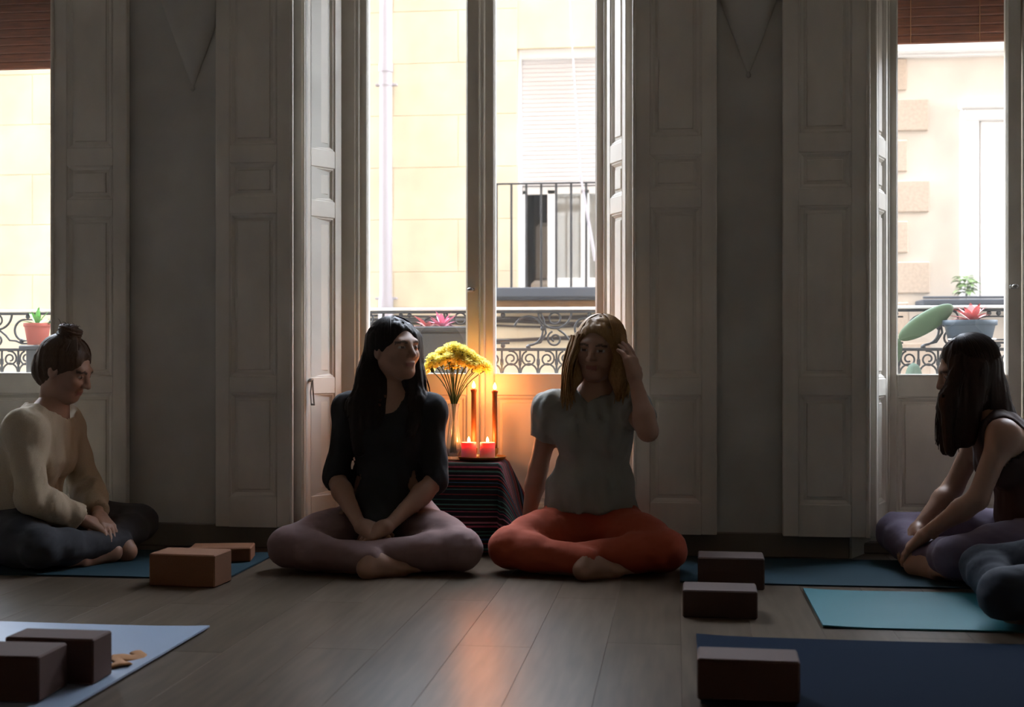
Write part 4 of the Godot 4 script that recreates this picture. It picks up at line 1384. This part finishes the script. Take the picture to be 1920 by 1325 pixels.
# J: joints in the person's own axes (front is +z, the person's left is +x)
func torso(g: Sdf, J: Dictionary, grow: float) -> void:
	var up: Vector3 = (J.chest - J.waist).normalized()
	var across: Vector3 = (J.sl - J.sr).normalized()
	var fw := across.cross(up).normalized()
	up = fw.cross(across).normalized()
	var bs := Basis(across, up, fw)
	var e := Vector3(grow, grow, grow)
	g.cap(J.hl + Vector3(0, 0.0, -0.01), 0.103 + grow, J.hr + Vector3(0, 0.0, -0.01), 0.103 + grow, 0.05)
	g.ell(J.waist + Vector3(0, -0.06, 0.0), Vector3(0.128, 0.12, 0.1) + e, 0.05)
	g.ell(J.waist + Vector3(0, 0.02, 0.0), Vector3(0.112, 0.11, 0.086) + e, 0.05, bs)
	g.ell(J.chest, Vector3(0.135, 0.14, 0.093) + e, 0.05, bs)
	for s in [-1.0, 1.0]: g.ell(J.chest + bs * Vector3(s * 0.06, -0.02, 0.07), Vector3(0.05, 0.05, 0.045) + e * 0.8, 0.04, bs)
	for q in ["sl", "sr"]:
		g.cap(J[q], 0.041 + grow, J.neck + (J[q] - J.neck) * 0.2 + bs * Vector3(0, -0.01, -0.008), 0.048 + grow, 0.045)
		g.cap(J[q] + bs * Vector3(0, -0.01, 0), 0.040 + grow, J.chest + (J[q] - J.chest) * 0.35, 0.08, 0.05)
func arm(g: Sdf, J: Dictionary, q: String, grow: float, upto: float) -> void:
	# upto: 0..1 upper arm, 1..2 forearm
	var s: Vector3 = J["s" + q]
	var e: Vector3 = J["e" + q]
	var w: Vector3 = J["w" + q]
	var t1 := minf(upto, 1.0)
	g.cap(s, 0.042 + grow, s.lerp(e, t1), lerpf(0.041, 0.034, t1) + grow, 0.03)
	if upto > 1.0:
		var t2 := upto - 1.0
		var mid := e.lerp(w, 0.3)
		g.cap(e, 0.034 + grow, e.lerp(w, minf(t2, 0.3)), 0.036 + grow, 0.02)
		if t2 > 0.3: g.cap(mid, 0.036 + grow, e.lerp(w, t2), lerpf(0.036, 0.0225, (t2 - 0.3) / 0.7) + grow, 0.02)
func legs(g: Sdf, J: Dictionary, grow: float) -> void:
	for q in ["l", "r"]:
		var h: Vector3 = J["h" + q]
		var k: Vector3 = J["k" + q]
		var a: Vector3 = J["a" + q]
		g.cap(h, 0.098 + grow, h.lerp(k, 0.6), 0.080 + grow, 0.05)
		g.cap(h.lerp(k, 0.5), 0.084 + grow, k, 0.062 + grow, 0.04)
		var c := k.lerp(a, 0.3) + Vector3(0, -0.004, 0.0)
		g.cap(k, 0.058 + grow, c, 0.056 + grow, 0.025)
		g.cap(c, 0.056 + grow, a, 0.036 + grow, 0.025)

func bounds(J: Dictionary, m: float) -> Array:
	var lo := Vector3(9, 9, 9)
	var hi := -lo
	for q in J:
		if J[q] is Vector3:
			lo = lo.min(J[q]); hi = hi.max(J[q])
	return [lo - Vector3(m, m, m), hi + Vector3(m, m, m)]

func person(J: Dictionary, look: Dictionary) -> Node3D:
	var t := thing("person", look.label, "person", look.at, look.turn)
	# ---- body, one mesh
	var mb := Mb.new()
	mb.col = SKIN
	var bb := bounds(J, 0.17)
	var g := Sdf.new(bb[0], bb[1], 0.013)
	torso(g, J, 0.0)
	g.cap(J.neck + Vector3(0, -0.03, 0), 0.055, J.neck + (J.head - J.neck) * 0.35, 0.049, 0.04)
	for q in ["l", "r"]: arm(g, J, q, 0.0, 1.92)
	legs(g, J, 0.0)
	g.net(mb)
	add_head(mb, J.head, look.face, J.neck)
	for q in ["l", "r"]:
		var hd: Array = look["hand_" + q]
		if hd.size() > 0: add_hand(mb, J["w" + q], J["e" + q], hd[0], hd[1], hd[2], hd[3])
	if not look.get("no_feet", false):
		add_foot(mb, J.al, J.tl, look.get("sole_l", Vector3(0.2, -0.6, 0.6)), -1.0)
		add_foot(mb, J.ar, J.tr, look.get("sole_r", Vector3(-0.2, -0.6, 0.6)), 1.0)
	part("body", mb.done(), M.skin, t)
	# ---- leggings
	g = Sdf.new(bb[0], bb[1], 0.012)
	g.cap(J.hl + Vector3(0, 0.0, -0.01), 0.109, J.hr + Vector3(0, 0.0, -0.01), 0.109, 0.05)
	g.ell(J.waist + Vector3(0, -0.07, 0.0), Vector3(0.134, 0.10, 0.106), 0.05)
	legs(g, J, 0.007)
	g.trim(J.waist + Vector3(0, 0.02, 0), Vector3.UP, 0.2)
	g.ripple(bb[0], bb[1], 0.004, Vector3(14, 22, 14), 5)
	mb = Mb.new()
	g.net(mb)
	part("leggings", mb.done(), look.legs, t)
	# ---- top
	g = Sdf.new(bb[0], bb[1], look.get("top_cell", 0.011))
	var gr: float = look.get("loose", 0.01)
	torso(g, J, gr)
	g.ell(J.waist + Vector3(0, -0.06, 0.01), Vector3(0.13, 0.13, 0.105) + Vector3(gr, gr, gr), 0.05)
	for q in ["l", "r"]:
		var sl: float = look.get("sleeve_" + q, look.sleeve)
		if sl <= 0.0: continue
		arm(g, J, q, gr * look.get("sleeve_loose", 1.0), sl)
		var s: Vector3 = J["s" + q]
		var e: Vector3 = J["e" + q]
		var w: Vector3 = J["w" + q]
		var end := s.lerp(e, sl) if sl <= 1.0 else e.lerp(w, sl - 1.0)
		var dn := (e - s).normalized() if sl <= 1.0 else (w - e).normalized()
		g.trim(end - dn * 0.004, dn, 0.08)
		if look.get("sleeve_loose", 1.0) > 1.5 and sl <= 1.0:
			pass
	if look.sleeve <= 0.0:
		for q in ["l", "r"]:
			var dn: Vector3 = (J["s" + q] - J.neck).normalized()
			g.trim(J.neck.lerp(J["s" + q], 0.86), dn, 0.09)
	# neck opening and hem
	g.ell(J.neck + look.get("collar", Vector3(0, 0.03, 0.02)), look.get("collar_r", Vector3(0.075, 0.06, 0.075)), 0.01, Basis(), true)
	g.trim(J.waist + Vector3(0, look.get("hem", -0.14), 0), Vector3.DOWN, 0.22)
	for q in look.get("extra", []): g.cap(q[0], q[1], q[2], q[3], 0.04)
	g.ripple(bb[0], bb[1], look.get("fold", 0.008), look.get("fold_wave", Vector3(12, 6, 12)), 8)
	mb = Mb.new()
	g.net(mb)
	part("top", mb.done(), look.top, t)
	# ---- hair
	part("hair", hair(J, look), look.hair, t)
	return t

func hair(J: Dictionary, look: Dictionary) -> Mesh:
	var mb := Mb.new()
	var c: Vector3 = J.head
	var bs: Basis = look.face
	var g := Sdf.new(c - Vector3(0.22, 0.46, 0.24), c + Vector3(0.22, 0.22, 0.22), 0.0075)
	g.ell(c + bs * Vector3(0, 0.03, -0.02), Vector3(0.083, 0.089, 0.097), 0.01, bs)
	if look.style == "bun":
		g.ell(c + bs * Vector3(0, -0.02, -0.05), Vector3(0.072, 0.07, 0.07), 0.03, bs)
		g.ell(c + bs * Vector3(0, 0.125, -0.035), Vector3(0.042, 0.034, 0.04), 0.015, bs)
	for q in look.get("locks", []): g.cap(q[0], q[1], q[2], q[3], 0.03)
	g.ripple(c - Vector3(1, 1, 1), c + Vector3(1, 1, 1), 0.006, Vector3(42, 4, 42), 3)
	# face opening
	g.ell(c + bs * Vector3(0, -0.03, 0.105), Vector3(0.061, 0.092, 0.085), 0.012, bs, true)
	g.ell(c + bs * Vector3(0, 0.01, 0.10), Vector3(0.05, 0.066, 0.05), 0.012, bs, true)
	g.net(mb)
	var r := RandomNumberGenerator.new()
	r.seed = 100 + int(c.y * 1000)
	# strands combed over the skull, from the parting down or back to the bun
	for side in [-1.0, 1.0]:
		for i in 34:
			var az: float = deg_to_rad(lerpf(48.0, 178.0, (i + r.randf() * 0.7) / 34.0))
			var pts := PackedVector3Array()
			var rr := []
			for k in 10:
				var th: float = lerpf(0.06, 2.15 if look.style != "bun" else 1.95, k / 9.0)
				pts.push_back(c + bs * (Vector3(0.006, 0.03, -0.02) + Vector3(sin(th) * sin(az) * side * 0.085, cos(th) * 0.091, sin(th) * cos(az) * 0.099)))
				rr.push_back(0.0006 + 0.0042 * sin(PI * (0.1 + 0.9 * k / 9.0)))
			mb.tube(pts, rr, 5)
	# single strands over the mass
	var fall: Array = look.get("strands", [])
	for q in fall:
		var n: int = q[5]
		for i in n:
			var a: Vector3 = q[0] + Vector3(r.randf_range(-1, 1), r.randf_range(-1, 1), r.randf_range(-1, 1)) * q[1]
			var b: Vector3 = q[2] + Vector3(r.randf_range(-1, 1), r.randf_range(-1, 1), r.randf_range(-1, 1)) * q[3]
			var pts := PackedVector3Array()
			var rr := []
			for k in 8:
				var u := k / 7.0
				pts.push_back(a.lerp(b, u) + q[4] * sin(PI * u) + Vector3(sin(u * 5 + i), 0, cos(u * 4 + i * 2)) * 0.004)
				rr.push_back(lerpf(0.005, 0.0012, u))
			mb.tube(pts, rr, 5)
	if look.style == "bun":
		for i in 9:
			var pts := PackedVector3Array()
			var a0 := r.randf() * TAU
			var tilt := Basis(Vector3(r.randf_range(-1, 1), r.randf_range(-1, 1), r.randf_range(-1, 1)).normalized(), r.randf_range(0.1, 0.8))
			for k in 15:
				var a := a0 + TAU * k / 14.0
				pts.push_back(c + bs * (Vector3(0, 0.125, -0.035) + tilt * Vector3(cos(a) * 0.038, 0.004 * i - 0.016, sin(a) * 0.036)))
			mb.tube(pts, 0.0075, 6)
		for i in 14:
			var p := c + bs * Vector3(r.randf_range(-0.03, 0.03), 0.145, -0.035 + r.randf_range(-0.03, 0.03))
			var d := bs * Vector3(r.randf_range(-0.5, 0.5), 0.5, r.randf_range(-1, 1)).normalized()
			mb.tube(PackedVector3Array([p - d * 0.02, p + d * 0.02, p + d * 0.035 + Vector3(0, -0.008, 0)]), [0.0012, 0.0009, 0.0004], 4)
	return mb.done()

func face_basis(yaw: float, pitch: float, roll := 0.0) -> Basis:
	return Basis(Vector3.UP, deg_to_rad(yaw)) * Basis(Vector3.RIGHT, deg_to_rad(pitch)) * Basis(Vector3(0, 0, 1), deg_to_rad(roll))

func people() -> void:
	# black-haired person, hands joined over the ankles
	var J := {
		hl = Vector3(0.085, 0.108, 0.0), hr = Vector3(-0.085, 0.108, 0.0), waist = Vector3(0, 0.295, -0.005), chest = Vector3(0.005, 0.455, -0.005),
		neck = Vector3(0.005, 0.60, -0.005), head = Vector3(0.026, 0.762, 0.02), sl = Vector3(0.152, 0.548, 0.0), sr = Vector3(-0.148, 0.552, 0.0),
		el = Vector3(0.182, 0.295, 0.05), er = Vector3(-0.186, 0.30, 0.05), wl = Vector3(0.052, 0.155, 0.235), wr = Vector3(-0.05, 0.155, 0.235),
		kl = Vector3(0.305, 0.078, 0.235), kr = Vector3(-0.30, 0.078, 0.245), al = Vector3(-0.06, 0.062, 0.29), ar = Vector3(0.015, 0.055, 0.345),
		tl = Vector3(-0.20, 0.045, 0.20), tr = Vector3(0.15, 0.04, 0.235)}
	var c: Vector3 = J.head
	var look := {
		label = "person with long black hair in a dark top sitting cross-legged in mauve leggings", at = Vector3(-1.034, 0.004, 0.265), turn = 0.0,
		face = face_basis(52, -4), hair = M.hair_black, top = M.black_top, legs = M.mauve, sleeve = 1.12, loose = 0.008, hem = -0.15, style = "long",
		collar = Vector3(0, 0.005, 0.06), collar_r = Vector3(0.06, 0.075, 0.07),
		hand_r = [Vector3(0.9, -0.45, 0.25), Vector3(-0.2, -0.7, -0.5), 1.0, [0.35, 0.4, 0.45, 0.5]],
		hand_l = [Vector3(-0.9, -0.45, 0.35), Vector3(0.2, -0.7, -0.5), -1.0, [0.45, 0.5, 0.5, 0.55]],
		extra = [[Vector3(0, 0.22, 0.05), 0.10, Vector3(0, 0.14, 0.15), 0.06]],
		locks = [
			[c + Vector3(-0.062, 0.03, -0.01), 0.045, c + Vector3(-0.09, -0.1, 0.0), 0.05], [c + Vector3(-0.085, -0.1, 0.0), 0.05, c + Vector3(-0.118, -0.21, 0.03), 0.05], [c + Vector3(-0.118, -0.21, 0.03), 0.05, c + Vector3(-0.11, -0.36, 0.085), 0.024], [c + Vector3(-0.05, -0.12, -0.01), 0.045, c + Vector3(-0.065, -0.26, 0.05), 0.045],
			[c + Vector3(0.04, 0.03, -0.04), 0.05, c + Vector3(0.062, -0.1, -0.035), 0.04], [c + Vector3(0.06, -0.1, -0.03), 0.04, c + Vector3(0.083, -0.2, 0.0), 0.042], [c + Vector3(0.083, -0.2, 0.0), 0.042, c + Vector3(0.07, -0.3, 0.075), 0.022],
			[c + Vector3(0, 0.0, -0.05), 0.07, c + Vector3(-0.02, -0.22, -0.075), 0.075], [c + Vector3(-0.02, -0.22, -0.075), 0.07, c + Vector3(-0.02, -0.4, -0.09), 0.04]],
		strands = [
			[c + Vector3(-0.085, 0.0, 0.0), 0.02, c + Vector3(-0.125, -0.30, 0.05), 0.035, Vector3(-0.012, 0, 0.0), 40],
			[c + Vector3(0.07, -0.04, -0.035), 0.02, c + Vector3(0.10, -0.19, 0.0), 0.025, Vector3(0.006, 0, 0), 24]]}
	person(J, look)
	# blond person, one hand in the hair
	J = {
		hl = Vector3(0.08, 0.108, 0.0), hr = Vector3(-0.08, 0.108, 0.0), waist = Vector3(0, 0.30, -0.005), chest = Vector3(0.005, 0.465, -0.005),
		neck = Vector3(0.014, 0.605, -0.003), head = Vector3(0.028, 0.765, 0.03), sl = Vector3(0.142, 0.562, 0.0), sr = Vector3(-0.14, 0.553, 0.0),
		el = Vector3(0.208, 0.482, 0.22), er = Vector3(-0.192, 0.33, -0.03), wl = Vector3(0.162, 0.655, 0.14), wr = Vector3(-0.238, 0.13, -0.09),
		kl = Vector3(0.268, 0.08, 0.225), kr = Vector3(-0.266, 0.08, 0.225), al = Vector3(-0.05, 0.062, 0.265), ar = Vector3(0.005, 0.055, 0.325),
		tl = Vector3(-0.18, 0.045, 0.18), tr = Vector3(0.14, 0.04, 0.215)}
	c = J.head
	look = {
		label = "blond person in a grey t-shirt and rust leggings with one hand in the hair", at = Vector3(-0.306, 0.004, 0.225), turn = 0.0,
		face = face_basis(-12, 6, -4), hair = M.hair_blond, top = M.grey_tee, legs = M.rust, sleeve = 0.52, loose = 0.014, sleeve_loose = 1.35, hem = -0.115, style = "bob",
		fold = 0.014, collar = Vector3(0, 0.035, 0.025), collar_r = Vector3(0.078, 0.06, 0.08),
		hand_l = [Vector3(-0.22, 0.9, -0.25), Vector3(-0.8, 0.0, -0.6), -1.0, [0.16, 0.22, 0.28, 0.34]],
		hand_r = [Vector3(-0.35, -0.6, -0.6), Vector3(0.1, -0.7, 0.5), -1.0, [0.1, 0.1, 0.1, 0.12]],
		locks = [
			[c + Vector3(-0.066, 0.02, 0.0), 0.028, c + Vector3(-0.083, -0.1, 0.02), 0.026], [c + Vector3(-0.083, -0.1, 0.02), 0.026, c + Vector3(-0.10, -0.19, 0.03), 0.007],
			[c + Vector3(0.07, 0.02, 0.01), 0.034, c + Vector3(0.075, -0.1, 0.03), 0.03], [c + Vector3(0.075, -0.1, 0.03), 0.03, c + Vector3(0.075, -0.185, 0.04), 0.008],
			[c + Vector3(0.0, 0.02, -0.05), 0.07, c + Vector3(0.0, -0.13, -0.06), 0.06]],
		strands = [
			[c + Vector3(-0.07, 0.03, 0.0), 0.024, c + Vector3(-0.108, -0.195, 0.035), 0.026, Vector3(-0.014, 0, 0.008), 90],
			[c + Vector3(-0.055, 0.04, 0.045), 0.012, c + Vector3(-0.095, -0.18, 0.055), 0.016, Vector3(-0.02, 0, 0.01), 30],
			[c + Vector3(0.08, 0.02, 0.0), 0.022, c + Vector3(0.085, -0.18, 0.04), 0.024, Vector3(0.012, 0, 0.008), 70]]}
	person(J, look)
	# person with a bun, seen from the side
	J = {
		hl = Vector3(0.085, 0.108, 0.0), hr = Vector3(-0.085, 0.108, 0.0), waist = Vector3(0, 0.27, 0.02), chest = Vector3(0, 0.405, 0.085),
		neck = Vector3(0, 0.535, 0.145), head = Vector3(0, 0.685, 0.20), sl = Vector3(0.15, 0.478, 0.125), sr = Vector3(-0.15, 0.478, 0.125),
		el = Vector3(0.20, 0.25, 0.18), er = Vector3(-0.19, 0.24, 0.17), wl = Vector3(0.03, 0.155, 0.31), wr = Vector3(-0.05, 0.145, 0.30),
		kl = Vector3(0.27, 0.10, 0.36), kr = Vector3(-0.25, 0.08, 0.23), al = Vector3(-0.03, 0.06, 0.36), ar = Vector3(0.03, 0.055, 0.395),
		tl = Vector3(-0.15, 0.04, 0.26), tr = Vector3(0.17, 0.045, 0.32)}
	c = J.head
	look = {
		label = "person with a hair bun and cream sweater sitting sideways looking down", at = Vector3(-2.385, 0.009, 0.43), turn = PI / 2,
		face = face_basis(0, 22), hair = M.hair_brown, top = M.cream_knit, legs = M.dark_legging, sleeve = 1.88, loose = 0.022, sleeve_loose = 1.0, hem = -0.16, style = "bun",
		fold = 0.011, collar = Vector3(0.015, 0.06, 0.015), collar_r = Vector3(0.125, 0.095, 0.10),
		hand_r = [Vector3(0.25, -0.45, 0.85), Vector3(0.1, -0.9, -0.3), 1.0, [0.25, 0.28, 0.3, 0.32]],
		hand_l = [Vector3(-0.55, -0.4, 0.7), Vector3(-0.1, -0.9, -0.3), -1.0, [0.25, 0.28, 0.3, 0.32]]}
	person(J, look)
	# long-haired person on the other side, bent forward
	J = {
		hl = Vector3(0.085, 0.108, 0.0), hr = Vector3(-0.085, 0.108, 0.0), waist = Vector3(0, 0.265, 0.05), chest = Vector3(0, 0.405, 0.13),
		neck = Vector3(0, 0.53, 0.21), head = Vector3(0, 0.685, 0.275), sl = Vector3(0.148, 0.475, 0.19), sr = Vector3(-0.148, 0.475, 0.19),
		el = Vector3(0.17, 0.265, 0.275), er = Vector3(-0.16, 0.27, 0.285), wl = Vector3(0.07, 0.135, 0.42), wr = Vector3(-0.07, 0.14, 0.42),
		kl = Vector3(0.26, 0.085, 0.36), kr = Vector3(-0.22, 0.10, 0.47), al = Vector3(-0.05, 0.062, 0.38), ar = Vector3(0.06, 0.055, 0.43),
		tl = Vector3(-0.17, 0.04, 0.28), tr = Vector3(0.19, 0.045, 0.34)}
	c = J.head
	look = {
		label = "long-haired person in a brown sleeveless top bending over folded purple-grey legs", at = Vector3(1.25, 0.009, 0.30), turn = -PI / 2,
		face = face_basis(0, 18), hair = M.hair_dark, top = M.brown_top, legs = M.purple, sleeve = 0.0, loose = 0.008, hem = -0.13, style = "long",
		hand_r = [Vector3(0.3, -0.6, 0.6), Vector3(0.0, -0.7, -0.6), 1.0, [0.4, 0.33, 0.35, 0.35]],
		hand_l = [Vector3(-0.3, -0.6, 0.6), Vector3(0.0, -0.7, -0.6), -1.0, [0.4, 0.33, 0.35, 0.35]],
		locks = [
			[c + Vector3(0.066, 0.03, 0.03), 0.03, c + Vector3(0.082, -0.10, 0.068), 0.034], [c + Vector3(0.082, -0.1, 0.068), 0.036, c + Vector3(0.085, -0.27, 0.07), 0.02], [c + Vector3(0.07, 0.0, -0.02), 0.04, c + Vector3(0.08, -0.22, 0.02), 0.04],
			[c + Vector3(-0.066, 0.02, 0.0), 0.034, c + Vector3(-0.09, -0.13, 0.04), 0.036], [c + Vector3(-0.09, -0.13, 0.04), 0.036, c + Vector3(-0.09, -0.28, 0.05), 0.02],
			[c + Vector3(0, 0.0, -0.05), 0.07, c + Vector3(0, -0.2, -0.1), 0.07], [c + Vector3(0, -0.2, -0.1), 0.07, c + Vector3(0, -0.36, -0.14), 0.035]],
		strands = [
			[c + Vector3(0.08, 0.0, 0.02), 0.018, c + Vector3(0.095, -0.26, 0.06), 0.02, Vector3(0.01, 0, 0.012), 34],
			[c + Vector3(-0.08, 0.0, 0.02), 0.018, c + Vector3(-0.095, -0.26, 0.06), 0.02, Vector3(-0.01, 0, 0.012), 34]]}
	person(J, look)
	# the knee at the picture's edge belongs to someone on the turquoise mat
	J = {
		hl = Vector3(0.085, 0.108, 0.0), hr = Vector3(-0.085, 0.108, 0.0), waist = Vector3(0, 0.295, -0.005), chest = Vector3(0, 0.455, -0.005),
		neck = Vector3(0, 0.60, -0.005), head = Vector3(0, 0.762, 0.02), sl = Vector3(0.15, 0.562, 0.0), sr = Vector3(-0.15, 0.562, 0.0),
		el = Vector3(0.22, 0.31, -0.06), er = Vector3(-0.22, 0.31, -0.06), wl = Vector3(0.16, 0.24, 0.15), wr = Vector3(-0.16, 0.24, 0.15),
		kl = Vector3(0.24, 0.09, 0.44), kr = Vector3(-0.27, 0.08, 0.38), al = Vector3(-0.075, 0.062, 0.30), ar = Vector3(0.055, 0.055, 0.385),
		tl = Vector3(-0.22, 0.04, 0.25), tr = Vector3(0.20, 0.04, 0.36)}
	c = J.head
	look = {
		label = "person on the turquoise mat with only a dark knee in view", at = Vector3(1.32, 0.009, 0.98), turn = -PI / 2,
		face = face_basis(0, 0), hair = M.hair_dark, top = M.navy_cloth, legs = M.navy_cloth, sleeve = 1.7, loose = 0.01, hem = -0.15, style = "bun",
		hand_r = [Vector3(0.75, -0.3, 0.4), Vector3(0.0, -0.9, -0.3), 1.0, [0.3, 0.33, 0.35, 0.35]],
		hand_l = [Vector3(-0.75, -0.3, 0.4), Vector3(0.0, -0.9, -0.3), -1.0, [0.3, 0.33, 0.35, 0.35]]}
	person(J, look)
